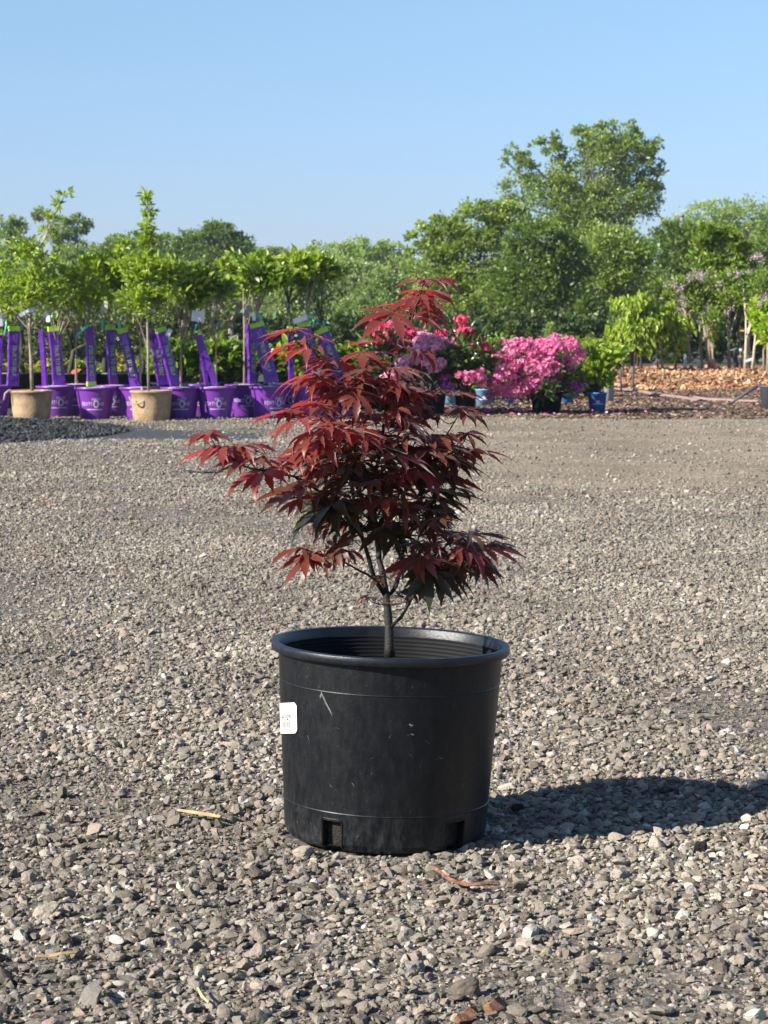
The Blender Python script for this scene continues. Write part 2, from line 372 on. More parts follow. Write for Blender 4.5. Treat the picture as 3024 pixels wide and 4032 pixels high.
so = scatter('heap_stones', np.stack([x, y, z + s*.15], 1), rng.normal(0, 1.5, (n, 3)), s[:, None]*np.ones((n, 3)), rng.integers(0, 10, n), stones_shaded)
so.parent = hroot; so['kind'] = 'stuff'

# dark litter (old mulch and grit) in the shrub row and beyond
chips_dark = proto_collection('litter_bits', 8, lambda i: rock(np.random.default_rng(500+i), 2, 8, flat=(.15, .35)), M['chip_dark'])
n = 26000; y = rng.uniform(21.6, 31.5, n); x = rng.uniform(-.6, 6.4, n)
s = rng.uniform(.015, .055, n)*np.where(rng.uniform(0, 1, n) > .9, 1.5, 1)
lo = scatter('litter', np.stack([x, y, s*.12], 1), np.stack([rng.normal(0, .3, n), rng.normal(0, .3, n), rng.uniform(0, 6.3, n)], 1), s[:, None]*np.ones((n, 3)), rng.integers(0, 8, n), chips_dark)
tag(lo, 'dark mulch crumbs and grit scattered round the shrub pots', 'ground litter', kind='stuff')

# wood chip bed on the right
def bedz(x, y):
    e = np.clip((y - 30.9 + .22*np.sin(x*1.9) + .12*np.sin(x*5))/1.7, 0, 1); ex = np.clip((x - 2.75 + .15*np.sin(y*2))/.8, 0, 1)
    return (.185*(e*e*(3-2*e))*ex*np.clip((42 - y)/3, 0, 1) + .02*np.sin(x*4.1 + y)*np.sin(y*3.3)*e*ex)
bx, by = np.meshgrid(np.linspace(2.5, 12, 150), np.linspace(30.3, 42, 120)); bz = bedz(bx, by) - .006
jj, ii = np.meshgrid(np.arange(149), np.arange(119)); fi = np.stack([ii*150+jj, ii*150+jj+1, (ii+1)*150+jj+1, (ii+1)*150+jj], -1).reshape(-1, 4)
M['mulch'] = simple('mulch', (.24, .11, .05), .95, .5, 20, bmp=1)
bed = empty('mulch_bed', (0, 0, 0)); tag(bed, 'long raised bed of orange wood chips under the staked young trees', 'mulch bed')
np_mesh('bed_base', np.stack([bx.ravel(), by.ravel(), bz.ravel()], 1), fi, M['mulch'], bed, smooth=True)
chips = proto_collection('chips', 10, lambda i: rock(np.random.default_rng(700+i), 2, 9, flat=(.18, .4)), M['chip'])
n = 30000; y = rng.uniform(30.7, 36, n)**1; x = rng.uniform(2.6, 8, n); z = bedz(x, y); k = z > .01; x, y, z = x[k], y[k], z[k]; n = len(x)
s = np.exp(rng.normal(math.log(.045), .45, n)); s = np.clip(s, .02, .14)
co = scatter('wood_chips', np.stack([x, y, z + s*.1], 1), np.stack([rng.normal(0, .6, n), rng.normal(0, .6, n), rng.uniform(0, 6.3, n)], 1), s[:, None]*rng.uniform(.7, 1.2, (n, 3)), rng.integers(0, 10, n), chips)
co.parent = bed; co['kind'] = 'stuff'

# ---------------------------------------------------------------- foliage tools
def cards(P, D, N, ln, wd, fold=.25, six=True):
    """leaves: P base (n,3), D unit direction, N approx normal, ln length, wd width. returns v,f"""
    n = len(P); D = D/np.linalg.norm(D, axis=1, keepdims=True)
    Sd = np.cross(D, N); Sd /= np.linalg.norm(Sd, axis=1, keepdims=True) + 1e-9; N = np.cross(Sd, D)
    ln = np.broadcast_to(ln, (n,))[:, None]; wd = np.broadcast_to(wd, (n,))[:, None]
    if six:
        a = P; t = P + D*ln - N*ln*.18; mid = P + D*ln*.5 + N*ln*.02
        l1 = P + D*ln*.32 + Sd*wd*.5 + N*wd*fold; l2 = P + D*ln*.68 + Sd*wd*.40 + N*(wd*fold - ln*.06)
        r1 = P + D*ln*.32 - Sd*wd*.5 + N*wd*fold; r2 = P + D*ln*.68 - Sd*wd*.40 + N*(wd*fold - ln*.06)
        v = np.stack([a, l1, l2, t, r2, r1], 1).reshape(-1, 3)
        b = np.arange(n)[:, None]*6
        f = np.concatenate([b + np.array([[0, 3, 2, 1]]), b + np.array([[0, 5, 4, 3]])], 1).reshape(-1, 4)
        return v, f, 2
    v = np.stack([P, P + D*ln*.5 + Sd*wd*.5, P + D*ln, P + D*ln*.5 - Sd*wd*.5], 1).reshape(-1, 3)
    b = np.arange(n)[:, None]*4
    return v, (b + np.array([[0, 3, 2, 1]])).reshape(-1, 4), 1
def unit(a): return a/(np.linalg.norm(a, axis=-1, keepdims=True) + 1e-9)
def leaf_obj(name, P, D, N, ln, wd, mat, parent, rng, six=False, var=None):
    v, f, k = cards(P, D, N, ln, wd, six=six)
    q = rng.uniform(0, 1, len(P)) if var is None else var
    return np_mesh(name, v, f, mat, parent, fattr=np.repeat(q, k))
def blob_leaves(ells, n, rng, clump=.22, dens_shell=.55, spread=.5, nclump=None, up=.4):
    """ells: list of (centre, radii). leaves grouped in clumps near the surface of each ellipsoid"""
    vol = np.array([e[1][0]*e[1][2]*(e[1][1]**.5) for e in ells]); cnt = np.maximum(1, (vol/vol.sum()*n)).astype(int)
    Ps, Cs, Hs = [], [], []
    for (c, r), k in zip(ells, cnt):
        r = np.array(r); k = max(k, 26); nc = min(nclump or max(6, int(k/55)), max(5, k//3))
        d = unit(rng.normal(size=(nc, 3))); rad = rng.uniform(dens_shell, 1.0, nc)[:, None]
        cc = np.array(c) + d*r*rad
        w = rng.uniform(.4, 1, nc); w /= w.sum(); ci = rng.choice(nc, k, p=w)
        cs = (clump*r.min()*rng.uniform(.6, 1.5, nc))[ci][:, None]
        off = rng.normal(size=(k, 3))*cs*np.array((1, 1, .6))*spread*1.6
        Ps.append(cc[ci] + off); Cs.append(cc); Hs.append(unit(off + d[ci]*cs + np.array((0, 0, up))*cs))
    return np.concatenate(Ps), np.concatenate(Cs), np.concatenate(Hs)
def px_ells(lst, Y, depth=.8):
    out = []
    for e in lst:
        sx, sy, rx, ry = e[:4]; dy = e[4] if len(e) > 4 else 0
        c = W(sx, sy, Y + dy); out.append((c, (S(rx, Y), S(rx, Y)*depth, S(ry, Y))))
    return out
def far_tree(name, base_px, Y, ells_px, n, leaf, mat, label, rng, cat='tree', group=None, bark='bark_far', trunk_r=.14, clump=.22, depth=.8, shell=.5, limbs=14, ground=0.0, lw=.55, var=None, spread=.5):
    ells = px_ells(ells_px, Y, depth)
    b = np.array((W(base_px, 1276, Y)[0], Y, ground)); root = empty(name, b)
    tag(root, label, cat, group)
    P, Cc, Hh = blob_leaves(ells, n, rng, clump, shell, spread)
    P = P - b; Cc = Cc - b
    D = unit(Hh + rng.normal(size=P.shape)*.8); N = unit(rng.normal(size=P.shape)*.7 + np.array((0, 0, .8)))
    cl = np.sin(P[:, 0]*5.1/ (Y/60) + 3*np.sin(P[:, 2]*4.3/(Y/60)) + P[:, 1]*2.7)*.5 + .5
    leaf_obj('crown', P, D, N, leaf*rng.uniform(.6, 1.3, len(P)), leaf*lw*rng.uniform(.8, 1.2, len(P)), M[mat], root, rng, var=.45*cl + .55*rng.uniform(0, 1, len(P)))
    mb = MB(); main = np.average([e[0] for e in ells], axis=0) - b; top = max(e[0][2] for e in ells)
    t = [np.array((0, 0, -.05)), np.array((main[0]*.15, main[1]*.1, main[2]*.35)), np.array((main[0]*.6, main[1]*.5, main[2]*.8)), np.array((main[0], main[1], max(main[2], top*.85)))]
    mb.tube(t, [trunk_r, trunk_r*.8, trunk_r*.55, trunk_r*.15], 8)
    idx = rng.choice(len(Cc), min(limbs, len(Cc)), replace=False)
    for i in idx:
        e = Cc[i]; s = t[1]*(1-.5) + t[2]*.5 if rng.uniform() < .5 else t[1] + (t[2]-t[1])*rng.uniform(0, 1)
        if s[2] > e[2]: s = s*np.array((1, 1, max(.3, e[2]/max(s[2], .01)*.8)))
        m_ = (s + e)/2 + rng.normal(size=3)*.05*np.linalg.norm(e - s) + np.array((0, 0, .08))*np.linalg.norm(e-s)
        mb.tube([s, m_, e], [trunk_r*.22, trunk_r*.13, trunk_r*.04], 5, cap=False)
    mb.build('trunk', M[bark], root)
    return root

# ---------------------------------------------------------------- far trees
r = np.random.default_rng(11)
far_tree('cottonwood_tree', 2330, 95, [(2390, 640, 130, 150), (2540, 640, 60, 90), (2360, 545, 60, 65), (2480, 540, 55, 50), (2215, 700, 90, 100), (2185, 600, 55, 50), (2060, 660, 60, 60), (2020, 620, 35, 30), (2110, 570, 30, 35), (2190, 560, 32, 38),
   (2285, 545, 40, 55), (2540, 600, 60, 40), (2590, 560, 30, 25), (2595, 680, 35, 45), (2530, 790, 90, 90), (2390, 800, 140, 110), (2230, 830, 120, 100), (2050, 760, 90, 80), (2300, 940, 200, 100), (2580, 740, 30, 50), (2360, 492, 24, 34), (2290, 515, 20, 40), (2425, 492, 26, 30), (2478, 500, 24, 34), (2560, 572, 34, 22), (2606, 650, 14, 40), (2180, 535, 18, 36), (2140, 552, 20, 28), (2010, 590, 22, 26), (1985, 640, 20, 26)], 36000, .15, 'leaf_far',
   'tallest tree, broad mid green cottonwood rising above all the rest', r, trunk_r=.35, clump=.30, shell=.35, limbs=40, spread=.42)
T = 'trees closing off the yard'
far_tree('hazel_tree', 1840, 62, [(1760, 960, 120, 100), (1900, 860, 130, 90), (1720, 900, 90, 60), (1640, 960, 60, 40), (1700, 1080, 110, 110), (1870, 1020, 160, 150), (2010, 870, 110, 80), (1800, 1200, 190, 150), (1950, 1180, 150, 170)], 26000, .12, 'leaf_far',
   'rounded green tree left of and below the tallest cottonwood', r, group=T, trunk_r=.16, clump=.2)
far_tree('hazel_tree', 2130, 58, [(2110, 960, 150, 110), (2080, 1130, 190, 160), (2230, 1020, 110, 110), (2200, 1240, 200, 130)], 22000, .115, 'leaf_far_dark',
   'dark dense tree directly behind the big pink rhododendron', r, group=T, trunk_r=.16, clump=.2)
far_tree('hazel_tree', 2360, 66, [(2400, 1010, 170, 110), (2330, 1130, 160, 140), (2500, 1120, 130, 140), (2470, 1000, 110, 80)], 20000, .12, 'leaf_far',
   'mid green tree under the cottonwood, behind the weeping trees', r, group=T, trunk_r=.16)
far_tree('hazel_tree', 2720, 60, [(2660, 960, 100, 90), (2790, 1000, 130, 110), (2700, 1110, 150, 110), (2900, 1080, 120, 100)], 18000, .115, 'leaf_far_dark',
   'deep green tree above the mauve lilacs at the right', r, group=T, trunk_r=.16)
far_tree('hazel_tree', 2985, 57, [(2960, 1060, 110, 130), (3090, 1000, 130, 150), (3060, 1160, 160, 120)], 12000, .115, 'leaf_far_dark',
   'dark tree cut by the right edge above the lilacs', r, group=T, trunk_r=.16)
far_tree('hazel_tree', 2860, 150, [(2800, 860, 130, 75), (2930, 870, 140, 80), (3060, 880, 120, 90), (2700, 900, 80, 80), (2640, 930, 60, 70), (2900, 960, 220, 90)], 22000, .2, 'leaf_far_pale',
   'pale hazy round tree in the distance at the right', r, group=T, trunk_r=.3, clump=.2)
far_tree('willow_tree', 1480, 55, [(1500, 1190, 130, 130), (1400, 1290, 110, 120), (1580, 1290, 120, 110), (1460, 1380, 160, 80)], 20000, .1, 'leaf_far_grey',
   'grey green willow bush behind the top of the red maple', r, group=T, trunk_r=.1, clump=.2)
far_tree('willow_tree', 1260, 60, [(1220, 1150, 130, 120), (1350, 1120, 130, 110), (1250, 1300, 180, 130), (1100, 1220, 130, 120)], 22000, .115, 'leaf_far_grey',
   'grey green bush behind the right end of the purple sleeves', r, group=T, trunk_r=.1, clump=.2)
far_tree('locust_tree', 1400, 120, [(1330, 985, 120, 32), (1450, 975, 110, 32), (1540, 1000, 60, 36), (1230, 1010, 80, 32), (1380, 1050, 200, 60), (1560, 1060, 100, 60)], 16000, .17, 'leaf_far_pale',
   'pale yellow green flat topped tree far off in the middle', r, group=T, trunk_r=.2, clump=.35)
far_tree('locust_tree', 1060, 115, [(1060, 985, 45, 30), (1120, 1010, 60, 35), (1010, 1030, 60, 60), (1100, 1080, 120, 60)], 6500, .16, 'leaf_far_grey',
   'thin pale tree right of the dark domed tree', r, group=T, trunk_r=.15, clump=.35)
far_tree('domed_tree', 850, 105, [(860, 935, 70, 55), (790, 960, 90, 60), (940, 980, 65, 60), (720, 985, 70, 45), (850, 1040, 160, 80), (880, 900, 40, 25)], 16000, .17, 'leaf_far_dark',
   'dark domed tree behind the middle potted trees', r, group=T, trunk_r=.25, clump=.24)
far_tree('domed_tree', 560, 120, [(570, 955, 90, 45), (470, 970, 80, 40), (640, 960, 50, 45), (420, 1010, 90, 50), (560, 1030, 170, 60)], 14000, .18, 'leaf_far',
   'mid green tree far behind the tall spire of foliage', r, group=T, trunk_r=.25, clump=.24)
far_tree('acacia_tree', 265, 85, [(170, 850, 50, 24), (250, 870, 45, 26), (320, 865, 40, 18), (300, 915, 45, 22), (230, 920, 50, 24), (350, 890, 22, 14), (270, 960, 60, 26)], 3600, .13, 'leaf_far_grey',
   'airy flat topped tree with see-through crown behind the first potted tree', r, group=T, trunk_r=.09, clump=.4, limbs=26)
far_tree('acacia_tree', 60, 88, [(30, 870, 55, 20), (75, 880, 40, 18), (20, 930, 60, 30), (80, 960, 60, 26), (60, 900, 50, 22)], 3200, .13, 'leaf_far_grey',
   'airy flat topped tree cut by the left edge of the photo', r, group=T, trunk_r=.09, clump=.4, limbs=22)
far_tree('hazel_tree', 200, 80, [(60, 1030, 150, 70), (300, 1040, 140, 60), (160, 1090, 240, 80), (470, 1090, 180, 80)], 18000, .15, 'leaf_far_grey',
   'low grey green tree line behind the left potted trees', r, group=T, trunk_r=.16)
# distant wood reads as one mass
wr = np.random.default_rng(5); ell = px_ells([(x_, 1190 + 25*math.sin(x_*.011), 190, 120 + 25*math.sin(x_*.02)) for x_ in range(-300, 3500, 150)], 130, .5)
P, Cc, Hh = blob_leaves(ell, 60000, wr, .25, .5)
wd_ = leaf_obj('distant_wood', P, unit(Hh + wr.normal(size=P.shape)*.8), unit(wr.normal(size=P.shape) + np.array((0, 0, .8))), .3*wr.uniform(.6, 1.3, len(P)), .18, M['leaf_far'], None, wr)
tag(wd_, 'distant green wood forming one mass behind all the trees', 'wood', kind='stuff')
ell = px_ells([(x_, 1330 + 20*math.sin(x_*.017), 150, 90) for x_ in range(-250, 3400, 120)], 52, .5)
P, Cc, Hh = blob_leaves(ell, 52000, wr, .25, .5)
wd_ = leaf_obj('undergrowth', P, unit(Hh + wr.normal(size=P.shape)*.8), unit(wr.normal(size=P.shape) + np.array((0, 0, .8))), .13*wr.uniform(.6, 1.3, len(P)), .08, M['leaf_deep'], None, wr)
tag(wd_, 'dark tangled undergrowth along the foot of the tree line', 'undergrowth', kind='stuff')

# ---------------------------------------------------------------- lettering
_tc = {}
def text_geo(body, size):
    if (body, size) in _tc: return _tc[(body, size)]
    cu = bpy.data.curves.new('t', 'FONT'); cu.body = body; cu.size = size; cu.align_x = 'CENTER'; cu.align_y = 'CENTER'; cu.resolution_u = 3
    o = bpy.data.objects.new('t', cu); C.objects.link(o); bpy.context.view_layer.update()
    me = bpy.data.meshes.new_from_object(o.evaluated_get(bpy.context.evaluated_depsgraph_get()))
    v = [tuple(p.co) for p in me.vertices]; f = [tuple(p.vertices) for p in me.polygons]
    bpy.data.objects.remove(o); bpy.data.meshes.remove(me); bpy.data.curves.remove(cu)
    _tc[(body, size)] = (v, f); return v, f
def wrap(mb, geo, fn, m): v, f = geo; mb.add([fn(p[0], p[1]) for p in v], f, m, False)
def rect_geo(x0, y0, x1, y1, nx=6):
    vs = [(x0 + (x1-x0)*i/nx, yy) for i in range(nx+1) for yy in (y0, y1)]
    return vs, [(2*i, 2*i+2, 2*i+3, 2*i+1) for i in range(nx)]

# ---------------------------------------------------------------- container builders
def purple_pot(parent, lettering=True, face=0.0):
    mb = MB(); h = .31; r0, r1 = .135, .182
    rad = lambda z: r0 + (r1 - r0)*z/h
    n = 60
    # wall with drainage notches at the foot
    zz = [0, .03, .1, .2, h-.025]
    for i in range(len(zz)-1):
        for j in range(n):
            if i == 0 and j % 12 in (0, 1): continue
            a0, a1 = 2*pi*j/n, 2*pi*(j+1)/n
            mb.add([(rad(zz[i])*cos(a0), rad(zz[i])*sin(a0), zz[i]), (rad(zz[i])*cos(a1), rad(zz[i])*sin(a1), zz[i]),
                    (rad(zz[i+1])*cos(a1), rad(zz[i+1])*sin(a1), zz[i+1]), (rad(zz[i+1])*cos(a0), rad(zz[i+1])*sin(a0), zz[i+1])], [(0, 1, 2, 3)])
    mb.lathe([(rad(h-.025), h-.025), (r1+.010, h-.022), (r1+.012, h-.002), (r1+.006, h), (r1-.004, h-.003), (r0, .02), (.02, .02)], n)
    if lettering:
        fn0 = lambda zc: (lambda x, y: ((rad(zc+y)+.0015)*cos(-pi/2 + face + x/rad(zc)), (rad(zc+y)+.0015)*sin(-pi/2 + face + x/rad(zc)), zc + y))
        wrap(mb, text_geo('FIRST', .036), (lambda x, y: fn0(.195)(x + .03, y)), 1)
        wrap(mb, text_geo('EDITI', .046), (lambda x, y: fn0(.155)(x - .062, y)), 1)
        wrap(mb, text_geo('NS', .046), (lambda x, y: fn0(.155)(x + .075, y)), 1)
        ring = [(.026*cos(a), .036*sin(a)) for a in [k*pi/8 for k in range(16)]] + [(.016*cos(a), .024*sin(a)) for a in [k*pi/8 for k in range(16)]]
        wrap(mb, (ring, [(k, (k+1) % 16, 16 + (k+1) % 16, 16 + k) for k in range(16)]), (lambda x, y: fn0(.155)(x + .027, y)), 1)
        wrap(mb, rect_geo(-.06, -.004, .085, .004), fn0(.105), 1)
    return mb.build('pot', [M['pot_purple'], M['print_white']], parent)
def plain_pot(parent, r0, r1, h, mat, name='pot', logo=False):
    mb = MB(); mb.lathe([(.01, .0), (r0, 0), (r1*.985, h*.93), (r1*1.05, h*.94), (r1*1.06, h), (r1, h), (r0*.95, h*.3)], 40)
    if logo:
        rad = lambda z: r0 + (r1-r0)*z/h
        fn = lambda x, y: ((rad(h*.42+y)+.0015)*cos(-pi/2 + x/r0), (rad(h*.42+y)+.0015)*sin(-pi/2 + x/r0), h*.42+y)
        wrap(mb, rect_geo(-.05, -.005, .05, .005), fn, 1)
        wrap(mb, ([(0.02*cos(a), .02+.02*sin(a)) for a in [k*pi/4 for k in range(8)]], [tuple(range(8))]), fn, 1)
    return mb.build(name, [mat, M['print_white']], parent)
def soil_disc(parent, r_, z, mat='soil'):
    mb = MB(); mb.lathe([(r_, z-.01), (r_*.8, z), (r_*.3, z+.008), (.001, z+.01)], 24); return mb.build('soil', M[mat], parent)

def sleeve(parent, base, top, w=.105, th=.045, yaw=.3, text=True, flip=False, band=True, name='sleeve'):
    w = w*1.14
    """printed plastic trunk sleeve, flattened, standing from base to top (local)"""
    base = np.array(base, float); top = np.array(top, float); ax = top - base; Ln = np.linalg.norm(ax); ax /= Ln
    fr = np.array((sin(yaw), -cos(yaw), 0)); fr -= ax*(fr@ax); fr /= np.linalg.norm(fr); sd = np.cross(fr, ax)   # fr: front normal
    sd = -sd if sd[0] < 0 else sd
    mb = MB(); sec = [(-.5, .15), (-.42, .5), (.38, .5), (.5, .15), (.42, -.5), (-.42, -.5)]
    rr = np.random.default_rng(int(abs(base[0])*1000 + w*1e4 + yaw*100) % 9999)
    rings = 14; vs = []; zs = [i/(rings-1) for i in range(rings)]; zs[-2] = 1 - .045/Ln
    for i, t in enumerate(zs):
        c = base + ax*Ln*t + sd*rr.normal()*.002; k = 1 - .10*sin(pi*t) + rr.normal()*.012
        for a, b in sec: vs.append(c + sd*a*w*k + fr*b*th*(1 + rr.normal()*.08))
    n = 6
    for i in range(rings-1):
        m = 1 if (band and i == rings-2) or (flip and i == 0) else 0
        if flip and i == rings-2: m = 0
        mb.add([vs[i*n+j] for j in range(n)] + [vs[(i+1)*n+j] for j in range(n)], [(j, (j+1) % n, n + (j+1) % n, n + j) for j in range(n)], m, False)
    if text:
        geo = text_geo('TRUE TO SELF', .058); s_ = -1 if flip else 1
        c0 = base + ax*Ln*.43
        wrap(mb, geo, lambda x, y: c0 - ax*x*.80*s_*min(1, Ln/.55) + sd*(y*.95*s_ + 0*w) + fr*(th*.5*1.10 + .003), 2)
        geo = text_geo('FIRST', .026); c1 = base + ax*Ln*(.80 if not flip else .12)
        wrap(mb, geo, lambda x, y: c1 - ax*x*s_ + sd*(y*s_ - .008) + fr*(th*.5*1.10 + .003), 3)
        geo = text_geo('EDITIONS', .022)
        wrap(mb, geo, lambda x, y: c1 - ax*x*s_ + sd*(y*s_ + .018) + fr*(th*.5*1.10 + .003), 3)
    return mb.build(name, [M['sleeve_purple'], M['sleeve_green'], M['lettering_green'], M['lettering_pale']], parent)
M['lettering_green'] = simple('lettering_green', (.42, .70, .06), .5, .05, 8)
M['lettering_pale'] = simple('lettering_pale', (.50, .34, .78), .5, .05, 8)

def card(parent, c, w, h, rz, tilt, mat, name='price_tag', roll=0):
    mb = MB(); from mathutils import Matrix, Vector
    mt = Matrix.Translation(Vector(c)) @ Matrix.Rotation(rz, 4, 'Z') @ Matrix.Rotation(roll, 4, 'Y') @ Matrix.Rotation(tilt, 4, 'X')
    vs = []
    for i in range(5):
        for j in range(2):
            for k in range(2): vs.append(mt @ Vector(((i/4-.5)*w, (.04*w*sin(i*1.3)) + (.002 if k else 0), (j-.5)*h)))
    fs = []
    for i in range(4):
        a = i*4; b = a+4; fs += [(a, b, b+2, a+2), (a+1, a+3, b+3, b+1), (a+2, b+2, b+3, a+3), (a, a+1, b+1, b)]
    fs += [(0, 2, 3, 1), (16, 17, 19, 18)]
    mb.add(vs, fs, 0, False); return mb.build(name, M[mat], parent)
def ribbon(parent, pts, w=.018):
    mb = MB(); mb.tube(pts, w*.5, 5); return mb.build('ribbon', M['ribbon'], parent)

def leafy(parent, ells, n, leaf, mat, rng, name='crown', lw=.5, clump=.3, shell=.3, upright=.5, six=True, droop=0, spread=.6):
    P, Cc, Hh = blob_leaves(ells, n, rng, clump, shell, spread, nclump=max(5, n//28 // max(1, len(ells))))
    D = unit(Hh + rng.normal(size=P.shape)*.7 + np.array((0, 0, upright - droop))); N = unit(rng.normal(size=P.shape)*.6 + np.array((-.25, -.3, .8)))
    leaf_obj(name, P, D, N, leaf*rng.uniform(.6, 1.25, len(P)), leaf*lw*rng.uniform(.8, 1.2, len(P)), M[mat], parent, rng, six=six)
    return Cc
def stems(parent, trunk, ends, rng, mat='bark', r0=.014, name='trunk', twist=.01):
    mb = MB(); k = len(trunk); mb.tube(trunk, [r0*(1 - .82*i/(k-1)) for i in range(k)], 7)
    tr = [np.array(p) for p in trunk]
    for e in ends:
        ok = [i for i in range(1, k) if tr[i][2] < e[2] - .03] or [1]; ok = [i for i in ok if np.linalg.norm(tr[i] - e) < .55] or ok[-2:]
        i = ok[rng.integers(len(ok))]; s = tr[i]
        m_ = (s + e)/2 + np.array((0, 0, .12))*np.linalg.norm(e - s)*rng.uniform(-.2, 1) + rng.normal(size=3)*.02
        mb.tube([s, m_, e], [r0*.42, r0*.28, r0*.1], 5, cap=False)
    return mb.build(name, M[mat], parent)

# ---------------------------------------------------------------- row of potted trees
PR = 'trees in printed purple pots'
def potted(cx, base_y, crown_px, n, leaf, mat, label, rng, sleeves=(), extras=None, kind='purple', trunk_px=None, lw=.5, face=0.0, group=PR, Y=None, bark='bark', spire=None, tr=.013, droop=0, up=.5, letter=True):
    Y = Y or GY(base_y); b = np.array((W(cx, base_y, Y)[0], Y, 0.0)); root = empty('potted_tree', b); tag(root, label, 'potted tree', group)
    sc = Y/21.6
    if kind == 'purple':
        purple_pot(root, letter, face); soil_disc(root, .176, .303, 'mulch_top')
    elif kind == 'fibre':
        mb = MB(); rr = np.random.default_rng(int(cx))
        prof = [(.155, 0), (.168, .02), (.176, .10), (.183, .2), (.188, .262), (.200, .268), (.202, .285), (.192, .29), (.18, .275), (.165, .24)]
        mb.lathe(prof, 48)
        mb.v = [(x*(1 + .012*sin(7*z*9 + 3*x*20)), y*(1 + .012*sin(5*z*11 + 9*x*9)), z) for x, y, z in mb.v]
        pt = mb.build('pot', M['pot_fibre'], root); soil_disc(root, .175, .25)
    loc = lambda sx, sy, dy=0: W(sx, sy, Y + dy) - b
    if crown_px:
        ells = [(c - b, r_) for c, r_ in px_ells(crown_px, Y, .9)]
        Cc = leafy(root, ells, n, leaf, mat, rng, lw=lw, droop=droop, upright=up)
        tp = trunk_px or [(cx, 1530), (cx, 1350), (np.mean([e[0] for e in crown_px]), np.mean([e[1] for e in crown_px]) + 30)]
        trunk = [loc(*p) for p in tp]; trunk[0][2] = .27 if kind != 'none' else trunk[0][2]
        ends = list(Cc[rng.choice(len(Cc), min(16, len(Cc)), replace=False)])
        stems(root, trunk, ends, rng, bark, tr)
    for (x0, y0, x1, y1, w, yaw, opt) in sleeves:
        bs = loc(x0, y0, -.04*opt.get('d', 0)); tp = loc(x1, y1, -.04*opt.get('d', 0)); bs[1] += opt.get('dy', 0); tp[1] += opt.get('dy', 0)
        sleeve(root, bs, tp, w=w, yaw=yaw, text=opt.get('text', True), flip=opt.get('flip', False), band=opt.get('band', True))
    if extras: extras(root, loc)
    return root
r = np.random.default_rng(21)
def ex(*items):
    def fn(root, loc):
        for it in items:
            if it[0] == 'tag': card(root, loc(it[1], it[2], -.12), it[3], it[4], it[5], it[6], it[7] if len(it) > 7 else 'tag_white', roll=it[8] if len(it) > 8 else 0)
            elif it[0] == 'rib': ribbon(root, [loc(x, y, -.1 - .01*i) for i, (x, y) in enumerate(it[1])], it[2] if len(it) > 2 else .02)
    return fn
LB = .085
potted(-30, 1648, [(-40, 1090, 110, 110), (10, 1180, 90, 70)], 420, LB, 'leaf_bright', 'potted tree cut by the left edge, its purple sleeve standing upright', r,
       sleeves=[(50, 1520, 55, 1285, .112, .42, {}), (-12, 1520, -5, 1300, .08, .2, {'text': False})], face=.2,
       extras=ex(('tag', 2, 1270, .05, .07, .3, .1), ('tag', 10, 1245, .04, .05, .9, .2), ('rib', [(24, 1255), (26, 1280), (18, 1320)])), Y=21.9)
potted(126, 1655, [(120, 1060, 95, 130), (60, 1130, 90, 90), (190, 1100, 80, 90), (120, 960, 65, 60), (190, 930, 40, 50), (110, 1200, 110, 50), (240, 1160, 40, 60), (200, 870, 24, 30), (232, 810, 16, 26), (262, 765, 16, 18)], 1400, .07, 'leaf_bright',
       'tall bushy tree in the left brown fibre pot, bare shoot leaning right at its top', r, kind='fibre', group='trees in brown fibre pots',
       trunk_px=[(127, 1530), (122, 1400), (116, 1300), (120, 1180), (150, 1000), (190, 900), (225, 830), (258, 762)], Y=21.0, tr=.018, lw=.36,
       extras=ex(('tag', 108, 1228, .16, .035, 0, .2, 'tag_white', -.42)))
potted(222, 1652, [(250, 1150, 60, 70), (300, 1180, 60, 50)], 240, LB, 'leaf_mid', 'potted tree just right of the left fibre pot, with one wide sleeve leaning left', r,
       sleeves=[(232, 1518, 212, 1285, .115, .38, {}), (178, 1518, 163, 1300, .05, -.2, {'text': False, 'band': False})], face=.25, Y=21.75,
       extras=ex(('tag', 180, 1240, .045, .05, .5, .1, 'tag_white', .7), ('tag', 188, 1255, .04, .06, -.3, .1), ('rib', [(206, 1243), (207, 1252)], .03)))
potted(376, 1652, [(330, 1090, 80, 80), (410, 1060, 80, 70), (360, 1170, 80, 45)], 560, LB, 'leaf_bright', 'potted tree whose purple sleeve stands upside down, its green band at the bottom', r,
       sleeves=[(360, 1520, 352, 1288, .085, .5, {'flip': True, 'band': False})], extras=ex(('rib', [(350, 1278), (325, 1300), (300, 1325)], .025)), Y=21.3,
       trunk_px=[(362, 1530), (350, 1350), (347, 1240), (370, 1120)])
potted(446, 1645, [(440, 1130, 70, 80), (400, 1190, 60, 40)], 380, LB, 'leaf_mid', 'tree set back in shade left of the leaning sleeve, its sleeve upright and narrow', r,
       sleeves=[(446, 1522, 432, 1280, .09, .5, {})], Y=22.0, face=-.1,
       extras=ex(('tag', 412, 1205, .06, .09, .2, .1), ('rib', [(408, 1253), (402, 1300)], .02), ('tag', 398, 1212, .02, .02, 0, 0)))
potted(552, 1654, [(500, 1110, 60, 80), (540, 1180, 80, 50)], 420, LB, 'leaf_mid', 'tree whose bright purple sleeve leans left, half hidden by the right fibre pot', r,
       sleeves=[(535, 1520, 482, 1292, .092, -.15, {})], Y=21.35, face=-.15,
       extras=ex(('rib', [(466, 1253), (470, 1295)], .03)))
